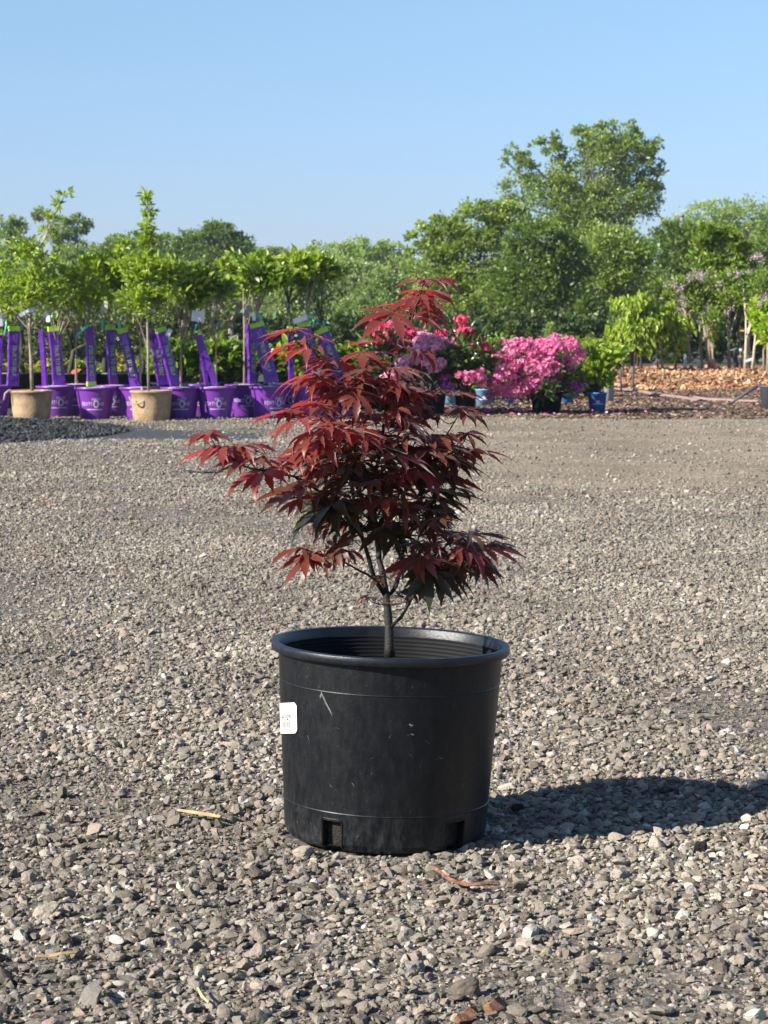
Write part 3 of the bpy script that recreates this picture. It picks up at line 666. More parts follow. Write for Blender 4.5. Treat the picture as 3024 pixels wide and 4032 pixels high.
potted(597, 1655, [(600, 1080, 95, 120), (520, 1060, 60, 90), (660, 1120, 80, 90), (580, 1200, 110, 70), (480, 960, 22, 60), (583, 960, 36, 60), (583, 940, 30, 70), (582, 900, 30, 30), (582, 860, 26, 30), (581, 830, 24, 30), (580, 800, 20, 28), (578, 775, 15, 22)], 2300, .07, 'leaf_bright',
       'tall tree with a narrow leafy spire in the right brown fibre pot', r, kind='fibre', group='trees in brown fibre pots',
       trunk_px=[(585, 1530), (583, 1380), (580, 1250), (585, 1120), (583, 980), (578, 860), (585, 765)], Y=21.0, tr=.013, lw=.36,
       extras=ex(('tag', 590, 1225, .10, .03, 0, .3)))
potted(712, 1652, [(720, 1110, 90, 70), (680, 1060, 60, 50), (790, 1120, 70, 60)], 560, LB, 'leaf_bright', 'tree right of the right fibre pot with two sleeves leaning left together', r,
       sleeves=[(640, 1515, 605, 1300, .10, .4, {'band': False}), (688, 1518, 630, 1290, .10, .55, {'d': 2})], Y=21.35, face=.0,
       extras=ex(('tag', 665, 1310, .045, .07, .4, 0, 'tag_white', .5), ('rib', [(615, 1283), (612, 1290)], .03)))
potted(850, 1648, [(800, 1100, 60, 50), (850, 1120, 60, 50), (760, 1160, 60, 40)], 360, LB, 'leaf_mid', 'tree in the fully visible purple pot with a thin twisted sleeve and silver tag', r,
       sleeves=[(848, 1515, 778, 1300, .05, .2, {'text': False}), (814, 1515, 778, 1310, .04, .5, {'text': False, 'band': False})], Y=21.4, face=.1,
       extras=ex(('tag', 780, 1245, .12, .10, .2, .1, 'tag_white', .1), ('rib', [(775, 1275), (762, 1310)], .02)))
potted(962, 1638, [(960, 1060, 100, 60), (910, 1040, 60, 40), (1000, 1120, 80, 40)], 560, LB, 'leaf_bright', 'shaded purple pot set back, its dark sleeve left of the bright leaning one', r,
       sleeves=[(993, 1512, 985, 1275, .085, .6, {'band': False})], Y=22.3, face=.15,
       extras=ex(('tag', 975, 1225, .07, .12, .8, .1, 'tag_grey', .5)))
potted(1060, 1640, [(1080, 1090, 90, 55), (1010, 1080, 70, 55)], 520, LB, 'leaf_mid', 'tree whose broad bright sleeve with large letters leans left over a purple pot', r,
       sleeves=[(1072, 1505, 1010, 1270, .125, -.1, {})], Y=21.6, face=.5, trunk_px=[(1075, 1520), (1020, 1300), (1012, 1240), (1050, 1120)],
       extras=ex(('rib', [(1018, 1235), (1030, 1262)], .035), ('tag', 1000, 1250, .03, .06, .2, 0)))
potted(1136, 1632, [(1130, 1040, 80, 45), (1180, 1070, 60, 40)], 420, LB, 'leaf_bright', 'set back tree with a thin dark sleeve behind the maple\'s upper left leaves', r,
       sleeves=[(1146, 1500, 1140, 1285, .045, .3, {'text': False})], Y=22.4, trunk_px=[(1146, 1520), (1142, 1240), (1135, 1200), (1125, 1080)], bark='bark_dark',
       extras=ex(('tag', 1128, 1195, .03, .06, .2, 0, 'tag_grey', -.6)))
potted(1220, 1634, [(1200, 1050, 70, 40), (1250, 1060, 60, 40)], 460, LB, 'leaf_bright', 'tree with a broad sleeve under a white card, behind the maple leaves', r,
       sleeves=[(1232, 1500, 1196, 1268, .12, -.05, {})], Y=21.8, face=.1, trunk_px=[(1225, 1520), (1208, 1240), (1206, 1200), (1210, 1110)],
       extras=ex(('tag', 1182, 1258, .14, .05, .1, .1, 'tag_white', -.32), ('rib', [(1207, 1240), (1225, 1245), (1236, 1265), (1232, 1285)], .025)))
potted(1352, 1630, [(1280, 1090, 60, 40), (1230, 1110, 60, 35)], 380, LB, 'leaf_mid', 'rightmost purple potted tree, its sleeve leaning left behind the maple', r,
       sleeves=[(1350, 1500, 1262, 1295, .115, -.1, {})], Y=21.9, face=-.2, trunk_px=[(1320, 1520), (1278, 1300), (1265, 1230), (1270, 1120)], bark='bark_dark',
       extras=ex(('rib', [(1272, 1262), (1276, 1290)], .022)))
potted(300, 1640, [(310, 1150, 55, 50)], 240, LB, 'leaf_mid', 'shaded purple pot set back between the left fibre pot and the upside down sleeve', r, Y=22.4, face=.3)
potted(790, 1640, [(770, 1130, 55, 50)], 240, LB, 'leaf_mid', 'shaded purple pot set back behind the foot of the thin twisted sleeve', r, Y=22.4, face=-.3)
# looped rope handle on the right fibre pot, cord on the left one
for ox in bpy.data.objects:
    if ox.name.startswith('potted_tree') and ox.get('group') == 'trees in brown fibre pots':
        mb = MB()
        if ox.location[0] > -2.7:
            mb.tube([(-.13+.075*cos(a)+.02, -.165 - .03*sin(a)*sin(a), .245 + .075*sin(a)) for a in np.linspace(-pi*.95, pi*.35, 14)], .007, 6)
        else:
            mb.tube([(-.15, -.10, .285), (-.19, -.11, .29), (-.225, -.12, .26), (-.235, -.12, .20)], .010, 6)
            mb.build('rope_handle', M['rope'], ox); mb = MB(); mb.tube([(.10, -.165, .288), (.16, -.14, .29), (.24, -.14, .285)], .010, 6)
        mb.build('rope_handle', M['rope'], ox)

# ---------------------------------------------------------------- second row: big black tubs, pom-pom junipers, low shrubs
def pompom(cx, Y, puffs, label, trunk, rng, group='clipped junipers in black tubs', tub=.33):
    b = np.array((W(cx, 1500, Y)[0], Y, 0)); root = empty('pompom_juniper', b); tag(root, label, 'topiary', group)
    plain_pot(root, tub*.8, tub, .38, M['pot_black'], 'tub'); soil_disc(root, tub*.95, .33)
    loc = lambda sx, sy, dy=0: W(sx, sy, Y+dy) - b
    ells = [(loc(x, y, d), (S(rx, Y), S(rx, Y)*.9, S(ry, Y))) for x, y, rx, ry, d in puffs]
    for c, rr in ells:
        n = int(900*(rr[0]/.25)**2); d = unit(rng.normal(size=(n, 3))); P = c + d*np.array(rr)*rng.uniform(.7, 1.03, n)[:, None]
        leaf_obj('foliage_puff', P, unit(d + rng.normal(size=P.shape)*.5 + np.array((0, 0, .3))), unit(rng.normal(size=P.shape)), .045*rng.uniform(.6, 1.3, n), .02, M['leaf_conifer'], root, rng)
    mb = MB()
    for br in trunk: mb.tube([loc(*p) if p[1] < 1500 else np.array((loc(*p)[0], 0, .3)) for p in br[0]], br[1], 7)
    mb.build('trunk', M['bark_dark'], root); return root
r = np.random.default_rng(31)
pompom(90, 24.6, [(60, 1210, 60, 45, 0), (20, 1290, 50, 40, .2), (150, 1330, 50, 45, -.1), (90, 1400, 60, 40, 0)], 'clipped juniper behind the left fibre pot', [([(90, 1500), (85, 1350), (70, 1230)], [.03, .025, .015])], r)
pompom(300, 24.4, [(245, 1235, 75, 45, 0), (335, 1260, 48, 45, 0), (270, 1320, 60, 35, .1), (385, 1340, 50, 40, 0), (230, 1390, 55, 35, .2)], 'clipped juniper between the second and third purple sleeves', [([(270, 1500), (290, 1380), (350, 1350), (380, 1340)], [.03, .025, .02, .015]), ([(290, 1380), (260, 1300), (250, 1250)], [.022, .02, .015])], r)
pompom(480, 24.5, [(470, 1240, 60, 40, 0), (520, 1300, 60, 40, 0), (440, 1370, 50, 35, .1), (560, 1340, 50, 35, 0)], 'clipped juniper behind the bright leaning sleeve', [([(415, 1500), (412, 1400), (440, 1330), (470, 1260)], [.035, .03, .02, .015]), ([(560, 1500), (565, 1430), (560, 1350)], [.03, .025, .015])], r)
pompom(740, 24.6, [(700, 1190, 70, 50, 0), (660, 1240, 55, 40, 0), (850, 1270, 50, 50, 0), (740, 1350, 60, 35, -.1), (845, 1330, 55, 40, 0), (790, 1175, 60, 45, .2)], 'clipped juniper with dark puffs left of the forked trunk', [([(740, 1500), (730, 1380), (715, 1290), (700, 1210)], [.03, .025, .02, .015]), ([(725, 1320), (760, 1250), (790, 1190)], [.02, .018, .01])], r)
# forked trunk tree in the middle
Yf = 24.9; b = np.array((W(912, 1500, Yf)[0], Yf, 0)); root = empty('forked_tree', b)
tag(root, 'small tree with a bare Y-forked grey trunk right of the clipped junipers', 'tree'); plain_pot(root, .25, .3, .36, M['pot_black'], 'tub')
lf = lambda sx, sy, dy=0: W(sx, sy, Yf+dy) - b
mb = MB(); mb.tube([np.array((0, 0, .3)), lf(912, 1400), lf(910, 1330), lf(908, 1268)], [.04, .035, .03, .028], 8)
mb.tube([lf(908, 1272), lf(880, 1230), lf(850, 1190), lf(815, 1160)], [.024, .02, .016, .01], 7); mb.tube([lf(870, 1220), lf(858, 1180), lf(850, 1140)], [.015, .012, .008], 6)
mb.tube([lf(910, 1270), lf(930, 1230), lf(955, 1205), lf(975, 1180)], [.024, .02, .016, .012], 7); mb.tube([lf(945, 1215), lf(930, 1180), lf(925, 1140)], [.014, .012, .008], 6)
mb.tube([lf(905, 1400), lf(870, 1370), lf(835, 1355)], [.02, .018, .012], 6); mb.tube([lf(918, 1395), lf(940, 1375), lf(975, 1362)], [.02, .018, .012], 6); mb.tube([lf(920, 1390), lf(938, 1350), lf(935, 1310)], [.014, .012, .008], 6)
mb.build('trunk', M['bark'], root)
leafy(root, [(c - b, q) for c, q in px_ells([(820, 1130, 55, 40), (880, 1110, 60, 40), (950, 1130, 60, 40), (1000, 1150, 50, 35)], Yf)], 900, .05, 'leaf_mid', r)
def low_shrub(cx, Y, ells_px, n, leaf, mat, label, rng, potmat=None, pr=.2, ph=.28, name='leafy_shrub', group=None, lw=.5, logo=False, petals=None, cat='shrub', potname='pot', base=0.0, stem='bark_dark', droop=0, up=.5, twin=None):
    b = np.array((W(cx, 1500, Y)[0], Y, base)); root = empty(name, b); tag(root, label, cat, group)
    z0 = .02
    if potmat: plain_pot(root, pr*.82, pr, ph, M[potmat], potname, logo); soil_disc(root, pr*.95, ph*.9); z0 = ph*.9
    ells = [(c - b, q) for c, q in px_ells(ells_px, Y, .9)]
    Cc = leafy(root, ells, n, leaf, mat, rng, name='foliage', lw=lw, shell=.45, droop=droop, upright=up, clump=.3)
    st = MB(); idx = rng.choice(len(Cc), min(12, len(Cc)), replace=False)
    for i in idx: st.tube([(0, 0, z0), Cc[i]*np.array((.4, .4, .5)) + np.array((0, 0, z0*.5)), Cc[i]], [.010, .008, .004], 5, cap=False)
    st.build('stems', M[stem], root)
    return root, b, ells
r = np.random.default_rng(41)
GS = 'low leafy shrubs behind the purple row'
low_shrub(690, 23.4, [(680, 1400, 80, 60), (740, 1440, 80, 60), (640, 1450, 60, 45)], 620, .10, 'leaf_mid', 'low broad leaved shrub behind the twisted thin sleeve\'s left side', r, 'pot_black', .24, .3, group=GS, lw=.62)
low_shrub(830, 23.5, [(830, 1430, 80, 60), (880, 1400, 70, 50), (800, 1390, 60, 40)], 640, .10, 'leaf_mid', 'low broad leaved shrub under the forked trunk', r, 'pot_black', .24, .3, group=GS, lw=.62)
low_shrub(960, 23.6, [(950, 1430, 80, 60), (1010, 1410, 70, 60), (900, 1450, 60, 40)], 640, .10, 'leaf_mid', 'low broad leaved shrub left of the bright leaning sleeve', r, 'pot_black', .24, .3, group=GS, lw=.62)
low_shrub(1110, 23.6, [(1110, 1420, 70, 60), (1170, 1440, 60, 50)], 520, .10, 'leaf_bright', 'low broad leaved shrub behind the maple\'s left leaves', r, 'pot_black', .24, .3, group=GS, lw=.62)
low_shrub(1330, 23.8, [(1300, 1400, 70, 50), (1390, 1420, 80, 60)], 520, .09, 'leaf_mid', 'low broad leaved shrub hidden behind the middle of the maple', r, 'pot_black', .24, .3, group=GS, lw=.62)
low_shrub(50, 25.8, [(20, 1440, 70, 40), (100, 1455, 60, 35)], 420, .06, 'leaf_yellow', 'yellow leaved shrub low at the left edge', r, 'pot_black', .34, .36, group='yellow shrubs', potname='tub')
low_shrub(170, 25.6, [(165, 1455, 60, 35), (230, 1450, 45, 35)], 420, .06, 'leaf_yellow', 'yellow leaved shrub right of the left fibre pot\'s trunk', r, 'pot_black', .36, .37, group='yellow shrubs', potname='tub')
low_shrub(320, 25.6, [(300, 1455, 60, 35), (370, 1460, 40, 35)], 380, .06, 'leaf_lime', 'lime green shrub behind the upside down sleeve', r, 'pot_black', .36, .37, potname='tub')
low_shrub(480, 25.6, [(485, 1440, 50, 50), (540, 1460, 40, 35)], 380, .06, 'leaf_yellow', 'yellow leaved shrub left of the right fibre pot', r, 'pot_black', .34, .37, group='yellow shrubs', potname='tub')
low_shrub(620, 25.2, [(610, 1430, 50, 55)], 300, .06, 'leaf_lime', 'lime green shrub behind the two paired sleeves', r, 'pot_black', .34, .36, potname='tub')
mbx = MB(); c_ = W(300, 1462, 24.0)
mbx.add([c_ + np.array(q) for q in ((-.055, 0, -.015), (-.03, -.004, -.03), (.03, 0, -.005), (.055, .003, .022), (.01, 0, .03), (-.04, -.003, .012), (0, .012, 0))], [(0, 1, 6), (1, 2, 6), (2, 3, 6), (3, 4, 6), (4, 5, 6), (5, 0, 6), (0, 5, 4, 3, 2, 1)], 0, False)
mbx.tube([c_, c_ + np.array((.03, .02, -.25)), np.array((c_[0] + .03, c_[1] + .02, 0))], .003, 5, m=1)
tag(mbx.build('plant_label', [M['orange'], M['steel']]), 'orange plant label on a thin stake left of the upside down sleeve', 'plant label')

# ---------------------------------------------------------------- rhododendrons
def trusses(root, b, Y, lst, mat, rng, name='blossoms', rad=.056):
    Ps, Ds, Ns, Vs = [], [], [], []
    lst = [q for p in lst for q in ([p] if len(lst) > 60 else [p] + [(p[0] + rng.normal()*20, p[1] + rng.normal()*16, p[2], p[3]*.9) for _ in range(2)])]
    for sx, sy, dy, k in lst:
        c = W(sx, sy, Y + dy) - b; rr = rad*k; nf = 18
        d = unit(rng.normal(size=(nf, 3)) + np.array((0, -.35, .35)))
        shade = rng.uniform(0, 1)
        for q in range(nf):
            a = unit(np.cross(d[q], rng.normal(size=3))); bb = np.cross(d[q], a); base = c + d[q]*rr*rng.uniform(.35, 1.1)*np.array((1.25, 1, .9))
            for p in range(5):
                t = 2*pi*p/5; o = a*cos(t) + bb*sin(t)
                Ps.append(base); Ds.append(o + d[q]*.55); Ns.append(d[q] - o*.3 + rng.normal(size=3)*.15); Vs.append(np.clip(shade*.5 + rng.uniform(0, .6), 0, 1))
    P = np.array(Ps); leaf_obj(name, P, np.array(Ds), np.array(Ns), rad*.44*rng.uniform(.7, 1.2, len(P)), rad*.40, M[mat], root, rng, six=True, var=np.array(Vs))
def in_dome(n, ells, rng):
    out = []
    while len(out) < n:
        sx, sy, rx, ry = ells[rng.integers(len(ells))]; a = rng.uniform(0, 2*pi); q = sqrt(rng.uniform(0, 1))
        out.append((sx + rx*q*cos(a), sy + ry*q*sin(a), -.30*sqrt(max(0, 1-q*q)) - .10, rng.uniform(.8, 1.2)))
    return out
r = np.random.default_rng(51); RG = 'potted rhododendrons'
E = [(2110, 1450, 165, 110), (2000, 1490, 75, 70), (2220, 1480, 80, 80)]
root, b, _ = low_shrub(2152, 22.9, [(2110, 1460, 170, 100), (2230, 1510, 70, 60), (2010, 1530, 80, 45)], 1500, .10, 'leaf_rhodo', 'large rhododendron smothered in bright pink blossom, in a black pot', r, 'pot_black', .165, .22, name='rhododendron', group=RG, lw=.34, cat='rhododendron')
trusses(root, b, 22.9, in_dome(120, [(2070, 1405, 130, 65), (1995, 1470, 72, 62), (1970, 1500, 50, 50), (2180, 1390, 110, 50), (2130, 1450, 90, 50)], r) + in_dome(46, [(1978, 1430, 52, 55), (2050, 1372, 85, 34), (2185, 1362, 75, 30), (1965, 1500, 40, 50)], r) + in_dome(34, [(2020, 1530, 70, 35), (2110, 1510, 80, 35)], r) + [(2275, 1420, -.1, 1), (2240, 1440, -.2, 1), (2285, 1400, 0, .9), (1930, 1560, -.1, .7), (1985, 1555, -.2, 1.1)], 'petal_pink', r)
trusses(root, b, 22.9, [(2118, 1515, -.35, 1.0), (2255, 1530, -.2, 1.1), (2275, 1500, -.1, 1), (2240, 1515, -.25, .9)], 'petal_shaded', r, name='shaded_blossoms')
root, b, _ = low_shrub(1833, 22.6, [(1850, 1400, 90, 85), (1800, 1440, 70, 60), (1900, 1440, 60, 60)], 1100, .10, 'leaf_rhodo', 'upright rhododendron with one crimson cluster at its tip, in a tall black pot', r, 'pot_black', .105, .19, name='rhododendron', group=RG, lw=.34, cat='rhododendron')
trusses(root, b, 22.6, [(1822, 1290, 0, 1.1), (1842, 1310, -.05, 1.0), (1862, 1330, 0, .9), (1890, 1360, 0, .9), (1875, 1368, -.1, .8), (1740, 1312, .1, .8)], 'petal_rose', r)
trusses(root, b, 22.6, [(1858, 1480, -.25, .8), (1880, 1490, -.2, .8), (1842, 1500, -.25, .6)], 'petal_pink', r, name='low_blossoms')
root, b, _ = low_shrub(1690, 22.7, [(1680, 1440, 105, 62), (1760, 1465, 70, 55), (1600, 1455, 80, 55)], 1000, .10, 'leaf_rhodo', 'rhododendron with pale pink blossom, half behind the maple', r, 'pot_black', .17, .2, name='rhododendron', group=RG, lw=.34, cat='rhododendron')
trusses(root, b, 22.7, [(1650, 1350, -.1, 1), (1680, 1345, -.15, 1), (1720, 1355, -.1, .8), (1760, 1362, -.1, .6), (1790, 1360, -.1, .8), (1630, 1400, -.2, 1), (1640, 1430, -.2, .9), (1700, 1420, -.3, .8), (1740, 1440, -.3, .8), (1680, 1410, -.3, .6), (1580, 1450, -.3, 1), (1560, 1500, -.3, .9), (1700, 1450, -.3, .7), (1705, 1342, -.2, 1), (1735, 1352, -.2, 1), (1665, 1375, -.3, 1), (1665, 1335, -.1, 1), (1600, 1470, -.4, 1), (1545, 1470, -.3, 1)], 'petal_pale', r)
trusses(root, b, 22.7, [(1775, 1525, -.25, .8)], 'petal_shaded', r, name='shaded_blossoms')
root, b, _ = low_shrub(1550, 23.4, [(1540, 1350, 100, 60), (1520, 1440, 100, 70)], 900, .10, 'leaf_rhodo', 'tall rhododendron with hot crimson pink blossom behind the maple\'s top stem', r, 'pot_black', .17, .24, name='rhododendron', group=RG, lw=.34, cat='rhododendron')
trusses(root, b, 23.4, [(1470, 1300, 0, 1), (1500, 1290, 0, 1.1), (1535, 1285, 0, 1.1), (1560, 1310, -.1, 1.1), (1590, 1300, -.05, 1.1), (1620, 1310, -.1, 1), (1530, 1330, -.15, 1.1), (1485, 1335, -.1, 1), (1600, 1340, -.15, 1.1), (1575, 1365, -.15, .8), (1640, 1330, 0, .9), (1515, 1360, -.1, .8)], 'petal_rose', r)
low_shrub(2352, 23.3, [(2350, 1420, 85, 65), (2390, 1470, 50, 50), (2320, 1480, 50, 40)], 800, .085, 'leaf_bright', 'bright green leafy shrub in a blue pot right of the pink rhododendron', r, 'pot_blue', .098, .2, name='hydrangea', lw=.62, logo=True, cat='hydrangea')
def bare_pot(cx, base_y, wpx, hpx, mat, label, group=None, logo=False, cat='pot', plant=None):
    Y = GY(base_y); rr = S(wpx, Y)/2
    b = np.array((W(cx, base_y, Y)[0], Y, 0)); root = empty('plant_pot', b); tag(root, label, cat, group)
    plain_pot(root, rr*.85, rr, S(hpx, Y), M[mat], 'pot', logo)
    if plant:
        P = px_ells(plant, Y, .8); leafy(root, [(c - b, q) for c, q in P], 260, .06, 'leaf_mid', r, name='foliage'); 
    soil_disc(root, rr*.95, S(hpx, Y)*.9)
BG = 'blue pots among the rhododendrons'
bare_pot(1905, 1600, 68, 68, 'pot_lightblue', 'light blue pot between the tall black pot and the pink rhododendron', BG, True, plant=[(1900, 1480, 50, 50)])
bare_pot(1775, 1590, 50, 62, 'pot_lightblue', 'pale blue pot left of the tall black pot, behind maple leaf tips', BG, plant=[(1770, 1480, 50, 50)])
bare_pot(2005, 1592, 40, 50, 'pot_blue', 'small blue pot under the left side of the pink rhododendron', BG, plant=[(2000, 1520, 30, 30)])
bare_pot(1935, 1590, 30, 50, 'pot_blue', 'darker blue pot tucked right behind the light blue one', BG)
bare_pot(2235, 1590, 50, 50, 'pot_blue', 'blue pot just right of the rhododendron\'s black pot', BG, plant=[(2250, 1500, 40, 50)])
bare_pot(2398, 1582, 42, 92, 'pot_grey', 'pale grey pot behind the blue hydrangea pot', None, plant=[(2390, 1450, 45, 45)])
bare_pot(1560, 1612, 110, 75, 'pot_black', 'wide black pot seen through the maple between purple and black pots', 'black pots behind the maple', plant=[(1560, 1480, 60, 50)])
bare_pot(1460, 1612, 90, 75, 'pot_black', 'black pot right beside the last purple pot, behind maple leaves', 'black pots behind the maple', plant=[(1460, 1480, 60, 50)])
# small arborvitae and hedge greenery behind the rhododendrons
for (x_, top, w_, Y_, lab) in ((1925, 1290, 42, 30, 'leftmost little cone shaped conifer behind the pink rhododendron'), (2010, 1275, 48, 30, 'second little cone conifer, tallest behind the pink rhododendron'), (2085, 1300, 40, 31, 'third little cone conifer behind the pink rhododendron'),
                          (2165, 1282, 50, 29.5, 'pointed golden green conifer right above the pink rhododendron'), (2325, 1325, 44, 30, 'rightmost little cone conifer above the green hydrangea'), (2245, 1320, 36, 31, 'small cone conifer between the golden one and the rightmost')):
    b = np.array((W(x_, 1400, Y_)[0], Y_, 0)); root = empty('arborvitae', b); tag(root, lab, 'conifer', 'little cone shaped conifers')
    ht = W(x_, top, Y_)[2]; n = 1500; t = r.uniform(0, 1, n)**.8; a = r.uniform(0, 2*pi, n); rad_ = S(w_, Y_)*(1-t)**.75*r.uniform(.75, 1.05, n)
    P = np.stack([rad_*np.cos(a), rad_*np.sin(a), .12 + t*(ht-.12)], 1)
    leaf_obj('foliage', P, unit(np.stack([np.cos(a)*.5, np.sin(a)*.5, np.ones(n)], 1) + r.normal(size=(n, 3))*.3), unit(r.normal(size=(n, 3))), .06*r.uniform(.6, 1.2, n), .03, M['leaf_conifer' if x_ != 2165 else 'leaf_far_pale'], root, r)
    MB().tube([(0, 0, 0), (0, 0, ht*.8)], [.02, .006], 6).build('trunk', M['bark_dark'], root)
for (c0, Y_, e_, lab) in ((1880, 27, [(1880, 1390, 90, 50), (1960, 1380, 60, 45)], 'bushy green shrub behind the crimson tipped rhododendron'), (2280, 28, [(2270, 1380, 90, 45), (2340, 1370, 60, 35)], 'bushy shrub between the pink rhododendron and the hydrangea, further back'), (1440, 27, [(1420, 1420, 90, 50), (1500, 1430, 80, 50)], 'green shrub low behind the maple\'s centre')):
    low_shrub(c0, Y_, e_, 700, .08, 'leaf_mid', lab, r, 'pot_black', .22, .26, group='back row shrubs')
# fallen petals
n = 80; x = np.concatenate([r.normal(1.2, .35, n//2), r.normal(1.75, .5, n - n//2)]); y = r.uniform(21.9, 23.6, n)
v, f, k = cards(np.stack([x, y, np.full(n, .02)], 1), unit(np.stack([r.normal(size=n), r.normal(size=n), r.uniform(0, .3, n)], 1)), unit(r.normal(size=(n, 3))*.4 + np.array((0, 0, 1))), r.uniform(.025, .05, n), r.uniform(.015, .035, n))
tag(np_mesh('fallen_petals', v, f, M['petal_pink'], fattr=np.repeat(r.uniform(.3, 1, n), 2)), 'pink petals fallen on the ground under the rhododendrons', 'petals', kind='stuff')

# ---------------------------------------------------------------- right: staked weeping trees and lilacs on the chip bed
def bed_tree(trunk_px, ells_px, n, leaf, mat, label, name, rng, Y=34, group=None, cat='tree', droop=0, up=.4, flowers=None, tr=.016, bark='bark', lw=.4, extras=None):
    x0 = trunk_px[0][0]; X0 = W(x0, 1460, Y)[0]; gz = float(bedz(np.array(X0), np.array(float(Y)))) - .01
    b = np.array((X0, Y, gz)); root = empty(name, b); tag(root, label, cat, group)
    loc = lambda sx, sy, dy=0: W(sx, sy, Y+dy) - b
    tp = [np.array((0, 0, 0.))] + [loc(*p) for p in trunk_px[1:]]
    ends = []
    if ells_px:
        ells = [(c - b, q) for c, q in px_ells(ells_px, Y, .9)]
        P, Cc, Hh = blob_leaves(ells, n, rng, .3, .35, .6, nclump=max(8, n//40//len(ells)))
        if droop:
            D = unit(rng.normal(size=P.shape)*.35 + np.array((0, -.1, -droop)))
        else: D = unit(Hh + rng.normal(size=P.shape)*.7 + np.array((0, 0, up)))
        leaf_obj('crown', P, D, unit(rng.normal(size=P.shape)*.6 + np.array((-.4, -.5, .5))), leaf*rng.uniform(.6, 1.25, len(P)), leaf*lw, M[mat], root, rng, six=True)
        ends = list(Cc[rng.choice(len(Cc), min(14, len(Cc)), replace=False)])
    stems(root, tp, ends, rng, bark, tr*1.6)
    if flowers: 
        fl = np.array([W(a_, b_, Y - .35 - rng.uniform(0, .2)) - b for a_, b_ in flowers]); m = len(fl)*34
        P = np.repeat(fl, 34, 0) + rng.normal(size=(m, 3))*np.array((.035, .03, .028))
        leaf_obj('blossoms', P, unit(rng.normal(size=P.shape)), unit(rng.normal(size=P.shape)), .022, .02, M['petal_mauve'], root, rng)
    if extras:
        for it in extras:
            if it[0] == 'tag': card(root, loc(it[1], it[2], -.06), it[3], it[4], it[5], it[6], it[7] if len(it) > 7 else 'tag_white', roll=it[8] if len(it) > 8 else 0, name='tree_tag')
            elif it[0] == 'guard':
                g = MB(); q = loc(it[1], it[2]); q2 = loc(it[1], it[3]); g.tube([q2, (q+q2)/2 + np.array((.01, 0, 0)), q], [S(it[4], Y)/2]*3, 8); g.build('trunk_guard', M[it[5]], root)
    return root
r = np.random.default_rng(61); WG = 'weeping trees on the chip bed'; LG = 'standard lilacs on the chip bed'; SG = 'slender staked trees on the chip bed'
bed_tree([(2452, 1450), (2450, 1330), (2455, 1210)], [(2455, 1200, 55, 45), (2425, 1270, 40, 70), (2480, 1260, 50, 70), (2400, 1310, 22, 50), (2430, 1320, 30, 50)], 1500, .08, 'leaf_lime', 'leftmost weeping tree, its finer leaves falling in a tall dome', 'weeping_tree', r, group=WG, droop=1, cat='weeping tree')
bed_tree([(2494, 1455), (2500, 1300), (2530, 1190)], [(2530, 1190, 55, 40), (2500, 1280, 50, 70), (2560, 1270, 55, 80), (2520, 1340, 45, 45)], 2400, .11, 'leaf_bright', 'second weeping tree from the left with long hanging bright leaves', 'weeping_tree', r, group=WG, droop=1, cat='weeping tree', Y=33.6)
bed_tree([(2608, 1455), (2604, 1330), (2600, 1220)], [(2600, 1215, 60, 40), (2590, 1290, 55, 70), (2640, 1280, 40, 60), (2660, 1330, 35, 40), (2650, 1390, 25, 30)], 2200, .11, 'leaf_bright', 'third weeping tree with a white tag hanging from its crown', 'weeping_tree', r, group=WG, droop=1, cat='weeping tree', Y=33.8,
         extras=[('tag', 2599, 1258, .03, .09, 0, 0), ('tag', 2578, 1428, .14, .03, 0, 0, 'tag_white', -.9), ('tag', 2642, 1398, .08, .05, 0, 0, 'tag_white', -.8)])
bed_tree([(2660, 1455), (2658, 1380), (2655, 1300)], [(2665, 1270, 45, 50), (2680, 1320, 25, 40)], 1000, .10, 'leaf_bright', 'short weeping tree left of the white trunk guards', 'weeping_tree', r, group=WG, droop=1, cat='weeping tree', Y=34.6)
for (pts, lab, Y_) in (([(2512, 1455), (2510, 1380), (2505, 1300)], 'thin bare trunk just right of the black riser post', 34.4), ([(2526, 1458), (2523, 1390), (2520, 1300)], 'thin bare trunk, second right of the black riser post', 34.7),
                 ([(2587, 1460), (2586, 1400), (2580, 1300)], 'thin bare trunk beside the low slanting white tag', 34.9)):
    bed_tree(pts, [(pts[2][0], 1290, 35, 45)], 260, .09, 'leaf_mid', lab, 'slender_tree', r, group=SG, Y=Y_, tr=.013, bark='bark_dark')
bed_tree([(2722, 1455), (2710, 1350), (2700, 1250)], [(2700, 1170, 85, 60), (2660, 1130, 60, 40), (2750, 1130, 60, 50)], 1100, .075, 'leaf_mid', 'leftmost lilac standard, trunk leaning left beside a white guard', 'lilac_tree', r, group=LG, Y=34.5, tr=.022,
         flowers=[(2660, 1115), (2672, 1138), (2685, 1130), (2625, 1122), (2683, 1177), (2695, 1200), (2675, 1218), (2720, 1097), (2740, 1075), (2755, 1068), (2760, 1100), (2650, 1120), (2710, 1085)],
         extras=[('guard', 2696, 1392, 1450, 13, 'white_guard'), ('tag', 2712, 1437, .12, .035, 0, 0, 'tag_white', -.3)])
bed_tree([(2765, 1455), (2757, 1340), (2752, 1220)], [(2760, 1160, 80, 60), (2790, 1110, 60, 45), (2820, 1180, 50, 40)], 1100, .075, 'leaf_mid', 'lilac standard with a red and white guard at its foot', 'lilac_tree', r, group=LG, Y=34.9, tr=.017,
         flowers=[(2745, 1145), (2735, 1158), (2740, 1180), (2790, 1130), (2785, 1205), (2793, 1200), (2770, 1085), (2748, 1090), (2812, 1080)],
         extras=[('guard', 2752, 1418, 1448, 17, 'white_guard'), ('guard', 2759, 1440, 1455, 14, 'red')])
